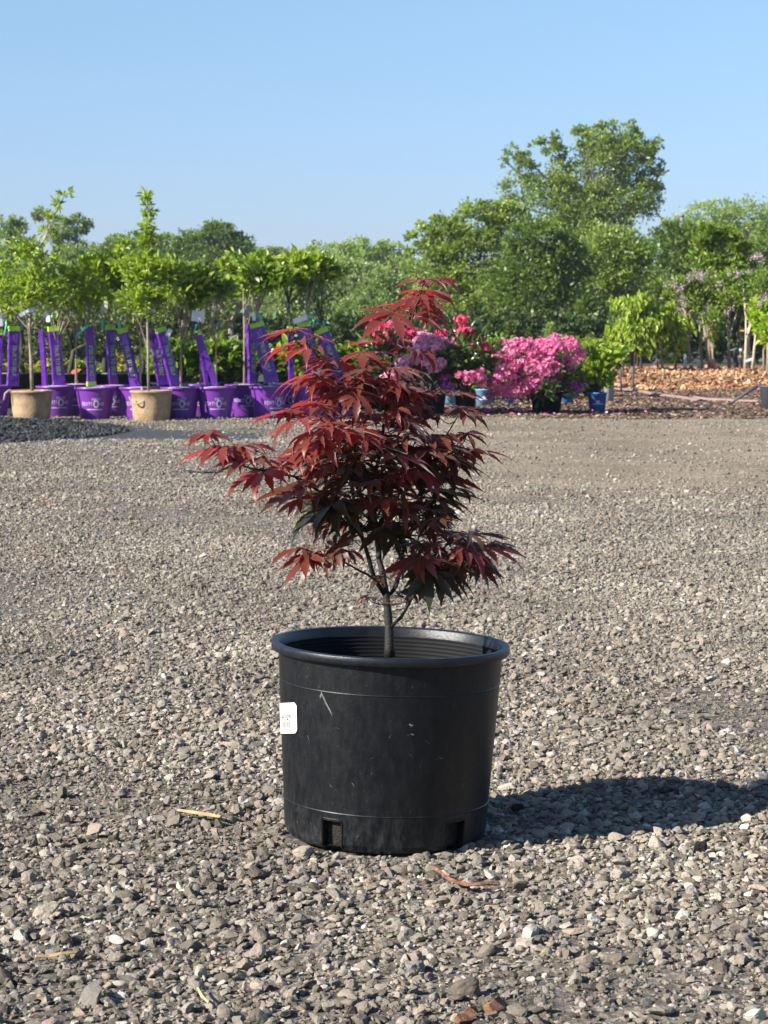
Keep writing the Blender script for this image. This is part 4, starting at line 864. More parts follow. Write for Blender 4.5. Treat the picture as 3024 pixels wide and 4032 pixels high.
bed_tree([(2794, 1458), (2780, 1350), (2764, 1240)], [(2800, 1250, 30, 50)], 220, .075, 'leaf_mid', 'leaning trunk with a red trunk guard right of the white guards', 'slender_tree', r, group=SG, Y=34.2, tr=.016, extras=[('guard', 2802, 1415, 1455, 14, 'red'), ('guard', 2800, 1412, 1425, 13, 'white_guard')])
bed_tree([(2815, 1456), (2806, 1400), (2802, 1330)], [(2800, 1290, 30, 45)], 220, .075, 'leaf_mid', 'slim trunk hung with an orange tag', 'slender_tree', r, group=SG, Y=35.2, tr=.013, extras=[('tag', 2800, 1313, .045, .10, .2, 0, 'amber', .15), ('tag', 2794, 1285, .05, .06, 0, 0), ('tag', 2805, 1268, .03, .03, 0, 0)])
bed_tree([(2872, 1455), (2868, 1340), (2868, 1240)], [(2870, 1150, 75, 60), (2840, 1110, 60, 45), (2910, 1110, 60, 50)], 1100, .075, 'leaf_mid', 'middle lilac standard with straight pale trunk', 'lilac_tree', r, group=LG, Y=34.4, tr=.02,
         flowers=[(2883, 1215), (2905, 1075), (2900, 1090), (2868, 1075), (2830, 1115)])
bed_tree([(2900, 1456), (2892, 1370), (2880, 1250)], [(2900, 1170, 80, 55), (2940, 1120, 60, 55)], 1000, .075, 'leaf_far_dark', 'darker lilac standard with a wide forked trunk and a white tag', 'lilac_tree', r, group=LG, Y=34.8, tr=.028, bark='bark_dark',
         flowers=[(2955, 1140), (2950, 1070), (2965, 1010), (2985, 1005)], extras=[('tag', 2915, 1377, .04, .035, 0, 0), ('tag', 2880, 1378, .16, .015, 0, 0, 'tag_grey', -.35)])
bed_tree([(2922, 1456), (2914, 1370), (2914, 1250)], [(2920, 1200, 40, 40)], 260, .075, 'leaf_mid', 'slim trunk between the forked and the paired pale trunks', 'slender_tree', r, group=SG, Y=35.3, tr=.012)
bed_tree([(2935, 1455), (2938, 1340), (2936, 1240)], [(2950, 1160, 60, 55), (2985, 1120, 60, 60)], 900, .075, 'leaf_mid', 'lilac standard on the left one of two pale crossing trunks', 'lilac_tree', r, group=LG, Y=34.0, tr=.022, bark='wood_pale',
         flowers=[(2978, 1178), (3000, 1180), (3010, 1175), (3005, 1020), (2975, 1015)], extras=[('tag', 2950, 1417, .15, .035, 0, 0, 'tag_white', -.35), ('tag', 2922, 1302, .07, .02, 0, 0, 'amber')])
bed_tree([(2954, 1456), (2948, 1370), (2942, 1260)], [(2945, 1200, 30, 40)], 200, .075, 'leaf_mid', 'slim pale trunk touching the right side of the paired trunks', 'slender_tree', r, group=SG, Y=34.6, tr=.017, bark='wood_pale')
bed_tree([(2962, 1462), (2972, 1350), (2982, 1225)], [(3000, 1150, 50, 60), (3030, 1110, 50, 60)], 700, .075, 'leaf_far_dark', 'lilac standard leaning right on a long pale trunk', 'lilac_tree', r, group=LG, Y=33.5, tr=.018, bark='wood_pale', flowers=[(3010, 1180), (3018, 1170), (2990, 1195)])
bed_tree([(3008, 1458), (3006, 1370), (3010, 1260)], [(3000, 1220, 30, 35), (3020, 1280, 40, 50), (2975, 1250, 20, 35), (2985, 1290, 22, 25)], 420, .13, 'leaf_lime', 'lime leaved young tree at the right edge', 'lime_leaved_tree', r, group=None, Y=33.2, tr=.014, lw=.6)
bed_tree([(3026, 1458), (3024, 1370), (3022, 1330)], [(3040, 1300, 40, 60)], 260, .12, 'leaf_lime', 'young tree half cut by the right edge on a thick trunk', 'lime_leaved_tree', r, group=None, Y=33.0, tr=.022, lw=.6)
# tall arching branch tree at upper right with rusty shoots
bed_tree([(2795, 1450), (2790, 1200), (2785, 1040), (2780, 930)], [(2860, 935, 45, 40), (2900, 960, 40, 40), (2930, 1000, 25, 40), (2800, 900, 60, 30), (2780, 960, 50, 50), (2870, 1060, 60, 50), (2800, 1050, 60, 60)], 2200, .11, 'leaf_mid', 'tall young tree with arching rust tinged shoots above the lilacs', 'arching_tree', r, Y=36.5, tr=.02, lw=.4)

# distant grey post
P0 = W(2684, 905, 60); p1 = W(2684, 850, 60)
mb = MB(); mb.tube([(P0[0], 60, 0), (P0[0], 60, p1[2])], .05, 8); mb.lathe([(.001, .05), (.07, .04), (.07, -.02), (.05, -.02)], 8, c=(P0[0], 60, p1[2]))
tag(mb.build('utility_post', simple('weathered', (.20, .20, .19), .9, .2, 4)), 'weathered grey post standing up among the trees at right', 'post')
# irrigation risers
for (x_, ytop, ybot, Y_, lab) in ((2494, 1370, 1548, GY(1548), 'black irrigation riser with a dark head, nearest the blue pot'), (2446, 1385, 1500, 30.5, 'grey irrigation riser behind the hydrangea, left of the black one')):
    b = np.array((W(x_, ybot, Y_)[0], Y_, 0)); root = empty('irrigation_riser', b); tag(root, lab, 'irrigation riser', 'irrigation risers')
    tz = W(x_, ytop, Y_)[2]; MB().tube([(0, 0, 0), (-.01, 0, tz*.5), (-.03, 0, tz*.75)], .013 if Y_ > 30 else .014, 8).build('pipe', M['steel'], root)
    mb = MB(); mb.lathe([(.015, tz*.6), (.032, tz*.62), (.036, tz*.9), (.05, tz*.92), (.05, tz*.97), (.02, tz)], 16, c=(-.03, 0, 0)); mb.build('sprinkler_head', M['pot_black'], root)
# flat pink hose
pts = [(2400, 1533), (2450, 1538), (2500, 1541), (2545, 1548), (2590, 1560), (2650, 1565), (2720, 1575), (2760, 1583)]
def flat_hose(pts, w, name, label):
    P = [G(a, b_) for a, b_ in pts]; mb = MB(); vs = []
    for i, p in enumerate(P):
        d = unit((P[min(i+1, len(P)-1)] - P[max(i-1, 0)])); s_ = np.array((-d[1], d[0], 0))
        vs += [p + s_*w/2 + np.array((0, 0, .012)), p + np.array((0, 0, .035)), p - s_*w/2 + np.array((0, 0, .012)), p + np.array((0, 0, .004))]
    mb.add(vs, [(i*4+j, i*4+(j+1) % 4, i*4+4+(j+1) % 4, i*4+4+j) for i in range(len(P)-1) for j in range(4)], 0, True)
    tag(mb.build(name, M['hose']), label, 'hose', 'faded hoses on the ground')
flat_hose(pts, .14, 'hose', 'faded pink hose winding from the hydrangea towards the middle right')
flat_hose([(2735, 1570), (2790, 1578), (2860, 1580), (2920, 1584), (2990, 1586), (3080, 1590)], .13, 'hose', 'faded pink hose running to the right edge beside the grey pot')
# pot at the right edge with tube
bare_pot(3052, 1606, 125, 88, 'steel', 'dark grey pot cut by the right edge, orange chips heaped behind it')
a_ = G(2880, 1590); b_ = W(2995, 1516, a_[1] + .4)
mb = MB(); mb.tube([a_ + np.array((0, 0, .015)), (a_ + b_)/2 + np.array((0, 0, .01)), b_], .016, 8)
tag(mb.build('drip_tube', M['steel']), 'dark tube leaning from the ground to the rim of the edge pot', 'tube')

# ---------------------------------------------------------------- hero: maple in black nursery pot
PC = np.array((W(1516, 3291, 3.94)[0], 3.94, 0.0)); TILT = R(1.7)
hero = empty('potted_maple', tuple(PC)); tag(hero, 'red leaved maple sapling in a large scuffed black nursery pot, alone in the foreground', 'potted maple')
def pot_mat():
    m, n, l, b = nodes('nursery_plastic'); nt = m.node_tree
    tc = n.new('ShaderNodeTexCoord'); mp = n.new('ShaderNodeMapping'); mp.inputs['Scale'].default_value = (1, 1, .35); l.new(tc.outputs['Object'], mp.inputs['Vector'])
    base = ramp(nt, noise(nt, 7, 5, .6, obj=True), [(.3, (.0018, .0023, .0036)), (.7, (.0050, .0054, .0066))])
    dust = ramp(nt, noise(nt, 80, 8, .8, vec=mp.outputs[0]), [(.44, (0, 0, 0)), (.72, (1, 1, 1))])
    speck = ramp(nt, noise(nt, 190, 3, .6, obj=True), [(.66, (0, 0, 0)), (.74, (1, 1, 1))])
    sp = n.new('ShaderNodeSeparateXYZ'); l.new(tc.outputs['Object'], sp.inputs[0])
    low = n.new('ShaderNodeMapRange'); low.inputs['From Min'].default_value = .085; low.inputs['From Max'].default_value = .0; low.inputs['To Min'].default_value = .22; low.inputs['To Max'].default_value = .95; l.new(sp.outputs['Z'], low.inputs[0])
    dd = mixc(nt, 1.0, dust, low.outputs[0], 'MULTIPLY')
    c = mixc(nt, dd, base, (.055, .056, .055)); c = mixc(nt, mixc(nt, 1.0, speck, (.25, .25, .25), 'MULTIPLY'), c, (.16, .15, .12))
    l.new(c, b.inputs['Base Color']); b.inputs['Specular IOR Level'].default_value = .30
    rr = n.new('ShaderNodeMapRange'); l.new(noise(nt, 30, 6, .7, obj=True), rr.inputs[0]); rr.inputs['To Min'].default_value = .30; rr.inputs['To Max'].default_value = .55; l.new(rr.outputs[0], b.inputs['Roughness'])
    bump(nt, b, noise(nt, 55, 6, .6, obj=True), .18, .004); return m
M['nursery'] = pot_mat()
M['rim'] = simple('rim', (.0065, .0085, .012), .38, .6, 60, bmp=.15, obj=True)
M['scuff'] = simple('scuff', (.10, .11, .10), .8, .4, 120, obj=True)
H = .332; RB, RT = .1745, .1955
def prad(z): return RB + (RT-RB)*(z/H)**.9 if z > 0 else RB
def build_pot():
    mb = MB(); n = 180
    zs = [0, .004, .012, .03, .050, .054, .0625, .0640, .0655, .10, .15, .20, .26, .2690, .2705, .2720, .300, H-.012]
    off = {.0640: .0009, .2705: .0009, 0: -.006, .004: -.002}
    gaps = []
    for k in range(5):
        a = R(-90 - 31 + 73*k); gaps.append((a - R(5.8), a + R(5.8)))
    def ingap(a): return any(((a - g0) % (2*pi)) < (g1 - g0) for g0, g1 in gaps)
    angs = sorted(set([2*pi*j/n for j in range(n)] + [g % (2*pi) for gg in gaps for g in gg]))
    N = len(angs)
    ro = lambda z, th: prad(z) + off.get(z, 0) + .0002*sin(2*th + 1)
    for i in range(len(zs)-1):
        for j in range(N):
            a0 = angs[j]; a1 = angs[(j+1) % N] + (2*pi if j == N-1 else 0)
            if zs[i+1] <= .050 and ingap((a0+a1)/2 % (2*pi)): continue
            z0, z1 = zs[i], zs[i+1]
            for inner in (0, 1):
                t = .0032 if inner else 0
                q = [((ro(z0, a0)-t)*cos(a0), (ro(z0, a0)-t)*sin(a0), z0), ((ro(z0, a1)-t)*cos(a1), (ro(z0, a1)-t)*sin(a1), z0),
                     ((ro(z1, a1)-t)*cos(a1), (ro(z1, a1)-t)*sin(a1), z1), ((ro(z1, a0)-t)*cos(a0), (ro(z1, a0)-t)*sin(a0), z1)]
                mb.add(q, [(0, 1, 2, 3)] if not inner else [(3, 2, 1, 0)], inner)
    for g0, g1 in gaps:                                   # jambs and raised frame round each notch
        for g, sgn in ((g0, 1), (g1, -1)):
            mb.add([(r_*cos(g), r_*sin(g), z) for z in (0, .050) for r_ in (RB-.001, RB-.0035)], [(0, 1, 3, 2)])
        for k in range(10):
            a0 = g0 + (g1-g0)*k/10; a1 = g0 + (g1-g0)*(k+1)/10; r_ = prad(.05)
            mb.add([((r_)*cos(a0), (r_)*sin(a0), .050), ((r_)*cos(a1), (r_)*sin(a1), .050), ((r_-.0032)*cos(a1), (r_-.0032)*sin(a1), .050), ((r_-.0032)*cos(a0), (r_-.0032)*sin(a0), .050)], [(0, 1, 2, 3)])
        pr = prad(.05) + .0012
        fr = [(g0 - .012, 0.004)] + [(g0 - .012, .05)] + [(g0 + (g1-g0)*k/8, .0535) for k in range(9)] + [(g1 + .012, .05), (g1 + .012, .004)]
        mb.tube([((prad(z)+.0006)*cos(a), (prad(z)+.0006)*sin(a), z) for a, z in fr], .0011, 5, m=0, cap=False)
    v0 = len(mb.v)
    # inside grooves near the top of the wall
    zz = H - .012
    inner = []
    for k in range(6): zt = zz - .007*k; inner += [(prad(zt) - .0034, zt), (prad(zt) - .0044, zt - .0010), (prad(zt) - .0044, zt - .0020), (prad(zt) - .0036, zt - .0034)]
    mb.lathe(inner, 160, 1)
    mb.lathe([(RB - .006, .006), (RB*.5, .008), (.002, .008)], 60)
    body = mb.build('pot', [M['nursery'], M['pot_inner']], hero)
    mr = MB(); mr.lathe([(prad(H-.012)-.001, H-.010), (RT+.0105, H-.0105), (RT+.0118, H-.009), (RT+.0122, H+.002), (RT+.0112, H+.0040), (RT+.009, H+.0046), (RT+.003, H+.0042), (RT+.0008, H+.0035), (RT-.0006, H+.001), (RT-.0036, H-.014)], 180)
    rim = mr.build('rim', M['rim'], body)
    for ob in (body,): ob.rotation_euler = (0, TILT, 0)
    body.location = (0, 0, .0065)
    # sticker
    ms = MB(); a0 = -90 - 86; a1 = -90 - 55.5; zc = .207; hh = .0265; wr_ = lambda u, v_, d=.0014: (lambda a, z: ((prad(z)+d)*cos(a), (prad(z)+d)*sin(a), z))(R((a0+a1)/2 + (a1-a0)/2*u/.046 ) + 0*v_, zc + v_ + .20*u)
    # rounded rectangle in (u, v), u half width .046, v half height
    pts = []; rr = .005
    for cx_, cy_, s0 in ((.046-rr, hh-rr, 0), (-.046+rr, hh-rr, 90), (-.046+rr, -hh+rr, 180), (.046-rr, -hh+rr, 270)):
        for t in (0, 22.5, 45, 67.5, 90): pts.append((cx_ + rr*cos(R(s0+t)), cy_ + rr*sin(R(s0+t))))
    cols = 16; grid = []
    xs_ = np.linspace(-.046, .046, cols+1)
    def vlim(u):
        d_ = abs(u) - (.046-rr); return hh if d_ <= 0 else hh - rr + sqrt(max(0, rr*rr - d_*d_))
    vs = []; 
    for u in xs_:
        for t in (-1, -.33, .33, 1): vs.append(wr_(u, t*vlim(u)))
    ms.add(vs, [(i*4+j, i*4+4+j, i*4+5+j, i*4+1+j) for i in range(cols) for j in range(3)], 0)
    wrap(ms, text_geo('Price:$99', .0145), lambda x_, y_: wr_(x_*.85 + .006, y_*1.1 + .001, .0018), 1)
    wrap(ms, text_geo('Japanese Maple Rhode Island Red', .0052), lambda x_, y_: wr_(x_*.9, y_ + .0145, .0018), 1)
    wrap(ms, text_geo('21405636', .0045), lambda x_, y_: wr_(x_*1.2 + .008, y_ - .020, .0018), 1)
    rb = random.Random(3); u = -.014
    while u < .028:
        w_ = rb.choice((.0012, .002)); wrap(ms, rect_geo(u, -.016, u+w_, -.006, 1), lambda x_, y_: wr_(x_, y_, .0018), 1); u += w_ + rb.choice((.0022, .0034))
    st = ms.build('price_sticker', [M['paper'], M['ink']], body)
    # pale scuffs on the side
    mk = MB()
    def stroke(pts, w):
        vs = []; K = len(pts)
        for i, (deg, z) in enumerate(pts):
            a = R(-90 + deg); wd = w*(.3 + sin(pi*i/(K-1)))
            for s_ in (-1, 1): vs.append(((prad(z)+.0004)*cos(a + s_*wd/prad(z)), (prad(z)+.0004)*sin(a + s_*wd/prad(z)), z + s_*wd*.3))
        mk.add(vs, [(2*i, 2*i+2, 2*i+3, 2*i+1) for i in range(K-1)])
    stroke([(-37, .270), (-36, .264), (-34, .252), (-31.5, .240), (-30, .231)], .0012)
    stroke([(-36.5, .270), (-37.2, .262), (-37.4, .258)], .0016)
    stroke([(8, .222), (10, .225), (12, .222), (10.5, .219)], .002); stroke([(9.5, .205), (11, .208), (13, .206)], .0025); stroke([(27, .166), (29.5, .164), (31, .166)], .0012)
    for k in range(26):
        rb2 = rb.uniform(-60, 60); z = rb.uniform(.02, .3); L_ = rb.uniform(.5, 3); stroke([(rb2, z), (rb2 + L_*.5, z + rb.uniform(-.006, .006)), (rb2 + L_, z + rb.uniform(-.012, .012))], rb.uniform(.0002, .0005))
    mk.build('scuff_marks', M['scuff'], body)
    return body
M['paper'] = simple('paper', (.80, .80, .78), .5, .02, 30); M['ink'] = simple('ink', (.02, .02, .02), .6, .1, 30)
M['pot_inner'] = simple('pot_inner', (.0045, .005, .006), .75, .3, 30, spec=.25)
build_pot()
so_ = MB(); rs = np.random.default_rng(4); so_.lathe([(.176, .20), (.15, .238), (.1, .245), (.05, .25), (.001, .252)], 64)
so_.v = [(x, y, z + rs.normal()*.0025) for x, y, z in so_.v]; so_.build('soil', M['soil'], hero)
fill = MB(); fill.lathe([(RB-.016, .009), (RB-.014, .03), (RB-.012, .075)], 90); fill.v = [(x*(1+rs.normal()*.008), y*(1+rs.normal()*.008), z) for x, y, z in fill.v]; fill.build('root_ball', M['soil'], hero)

# --- maple skeleton, traced in photo pixels with a depth offset (metres, minus = towards the camera)
Y0 = 3.94
def mp(sx, sy, d=0.0):
    if 1640 < sy < 1970: d -= .18*min(1, max(0, (1240 - sx)/260))     # the long left branch reaches towards the camera
    if 2080 < sy < 2260: d -= .09*min(1, max(0, (1430 - sx)/100))
    return W(sx, sy, Y0 + d) - PC
SK = [
 ([(1535, 2585, 0), (1533, 2500, 0), (1528, 2420, 0), (1520, 2340, .0), (1506, 2250, .005), (1490, 2150, .01), (1478, 2070, .01), (1470, 1990, .0), (1475, 1900, -.01), (1492, 1800, -.01), (1508, 1700, 0), (1522, 1600, 0), (1530, 1490, 0), (1545, 1410, 0), (1570, 1340, 0), (1588, 1290, .0), (1625, 1235, .0), (1655, 1170, 0), (1668, 1115, 0)],
  [.0098, .0078, .0070, .0062, .0052, .0050, .0044, .0040, .0036, .0032, .0028, .0025, .0022, .0020, .0019, .0018, .0014, .0011, .0008]),
 ([(1518, 2345, 0), (1480, 2290, -.02), (1455, 2210, -.04), (1430, 2130, -.05), (1410, 2060, -.06), (1395, 1990, -.07), (1385, 1900, -.08), (1370, 1800, -.08), (1350, 1700, -.08), (1340, 1600, -.07), (1325, 1510, -.06), (1280, 1440, -.05), (1235, 1380, -.05), (1190, 1330, -.05), (1150, 1300, -.05)],
  [.0045, .0042, .0038, .0034, .0031, .0028, .0025, .0022, .0020, .0018, .0016, .0014, .0013, .001, .0008]),
 ([(1425, 2115, -.05), (1380, 2050, -.08), (1320, 1990, -.10), (1250, 1930, -.11), (1200, 1895, -.12), (1120, 1868, -.12), (1030, 1850, -.12), (960, 1835, -.12), (900, 1800, -.12), (872, 1775, -.12)],
  [.0034, .0030, .0027, .0024, .0022, .0018, .0016, .0014, .0012, .0008]),
 ([(1478, 2285, -.02), (1420, 2250, -.05), (1350, 2210, -.07), (1310, 2195, -.08), (1240, 2180, -.08)], [.0024, .0019, .0016, .0014, .0008]),
 ([(1522, 2350, 0), (1560, 2305, .01), (1575, 2240, .02), (1590, 2160, .02), (1600, 2090, .03), (1635, 2010, .03), (1665, 1940, .02), (1690, 1880, .02), (1710, 1810, .0), (1745, 1730, -.01), (1790, 1660, -.02), (1830, 1620, -.02)],
  [.0040, .0036, .0033, .003, .0027, .0024, .0021, .0018, .0016, .0013, .001, .0008]),
 ([(1690, 1880, .02), (1740, 1840, -.02), (1790, 1790, -.03), (1830, 1735, -.03), (1838, 1712, -.03)], [.0016, .0014, .0012, .001, .0007]),
 ([(1540, 2470, 0), (1575, 2435, -.03), (1600, 2395, -.05), (1640, 2330, -.07), (1680, 2280, -.08), (1740, 2220, -.08), (1800, 2170, -.06)], [.0032, .0028, .0024, .002, .0017, .0014, .0009]),
 ([(1600, 2395, -.05), (1600, 2330, -.02), (1630, 2280, 0), (1700, 2200, .02), (1780, 2130, .03), (1850, 2110, .03)], [.002, .0018, .0016, .0014, .001, .0007]),
 ([(1475, 2050, .01), (1520, 1980, -.06), (1560, 1900, -.08), (1590, 1820, -.07), (1600, 1740, -.06), (1630, 1660, -.05)], [.0026, .0022, .0019, .0016, .0012, .0008]),
 ([(1480, 1990, 0), (1440, 1880, -.10), (1400, 1780, -.13), (1330, 1700, -.15), (1260, 1650, -.16), (1200, 1640, -.16)], [.0026, .0022, .0018, .0014, .0012, .0008]),
 ([(1525, 1560, 0), (1580, 1510, -.03), (1650, 1490, -.04), (1720, 1520, -.04)], [.0014, .0012, .001, .0007]),
]
sk = MB(); nodes_ = []
for pts, rad in SK:
    P = [mp(*p) for p in pts]
    # smooth by inserting midpoints with a slight wander at the nodes
    Q = []; Rr = []
    for i in range(len(P)-1):
        Q += [P[i], (P[i]+P[i+1])/2 + rs.normal(size=3)*.0012]; Rr += [rad[i]*1.06, (rad[i]+rad[i+1])/2*.96]
    Q.append(P[-1]); Rr.append(rad[-1]); sk.tube(Q, Rr, 9)
    nodes_ += list(Q[4:] if len(pts) > 8 else Q[1:])
sk.build('trunk', M['bark_maple'], hero)

# --- maple leaves
def maple_leaf(c, az, L, tilt, roll, rg, droop=.35, narrow=1.0):
    """vertices and faces of one palmate leaf with seven toothed, long-pointed lobes"""
    az, tilt, roll = R(az), R(tilt), R(roll)
    lob = [(0, 1.0), (38, .96), (-38, .95), (76, .76), (-76, .74), (116, .42), (-116, .40)]
    tt = np.array([0, .08, .17, .26, .35, .43, .51, .58, .65, .72, .79, .86, .93, 1.0])
    ww = np.array([.024, .034, .052, .074, .092, .103, .105, .097, .081, .060, .038, .021, .010, .0])*narrow
    V, F, A = [], [], []
    for th, ln in lob:
        l_ = L*ln*rg.uniform(.86, 1.08); th = R(th + rg.normal()*5); dr = droop*rg.uniform(.6, 1.5); fold = rg.uniform(.05, .7); curl = rg.normal()*.17; tw = rg.normal()*.35; wsc = rg.uniform(.85, 1.15)*(1.15 if ln < .5 else 1)
        d = np.array((cos(th), sin(th), 0)); s_ = np.array((-sin(th), cos(th), 0)); b0 = len(V)
        ang = 0.0; pos = np.zeros(3); prev = 0
        for k, t in enumerate(tt):
            st = (t - prev)*l_; prev = t
            ang += dr*(.15 + 1.7*t*t)*(1.0/len(tt))*1.7
            pos = pos + (d*cos(ang) - np.array((0, 0, 1))*sin(ang))*st + s_*curl*st*t
            w = ww[k]*l_*wsc*(1 + (.20 if k % 2 else -.12)*(1 if 1 < k < 12 else 0))
            up = np.array((0, 0, 1))*cos(ang) + d*sin(ang)
            V += [pos + s_*w + up*w*(fold + tw*t) - d*w*.14*(k % 2), pos, pos - s_*w + up*w*(fold - tw*t) - d*w*.14*(k % 2)]
        for k in range(len(tt)-1):
            a = b0 + 3*k; F += [(a, a+1, a+4, a+3), (a+1, a+2, a+5, a+4)]
    V = np.array(V)
    ct, st_ = cos(tilt), sin(tilt); Ry = np.array(((ct, 0, st_), (0, 1, 0), (-st_, 0, ct)))
    cr, sr = cos(roll), sin(roll); Rx = np.array(((1, 0, 0), (0, cr, -sr), (0, sr, cr)))
    ca, sa = cos(az), sin(az); Rz = np.array(((ca, -sa, 0), (sa, ca, 0), (0, 0, 1)))
    return V@(Rz@Ry@Rx).T + c, np.array(F)
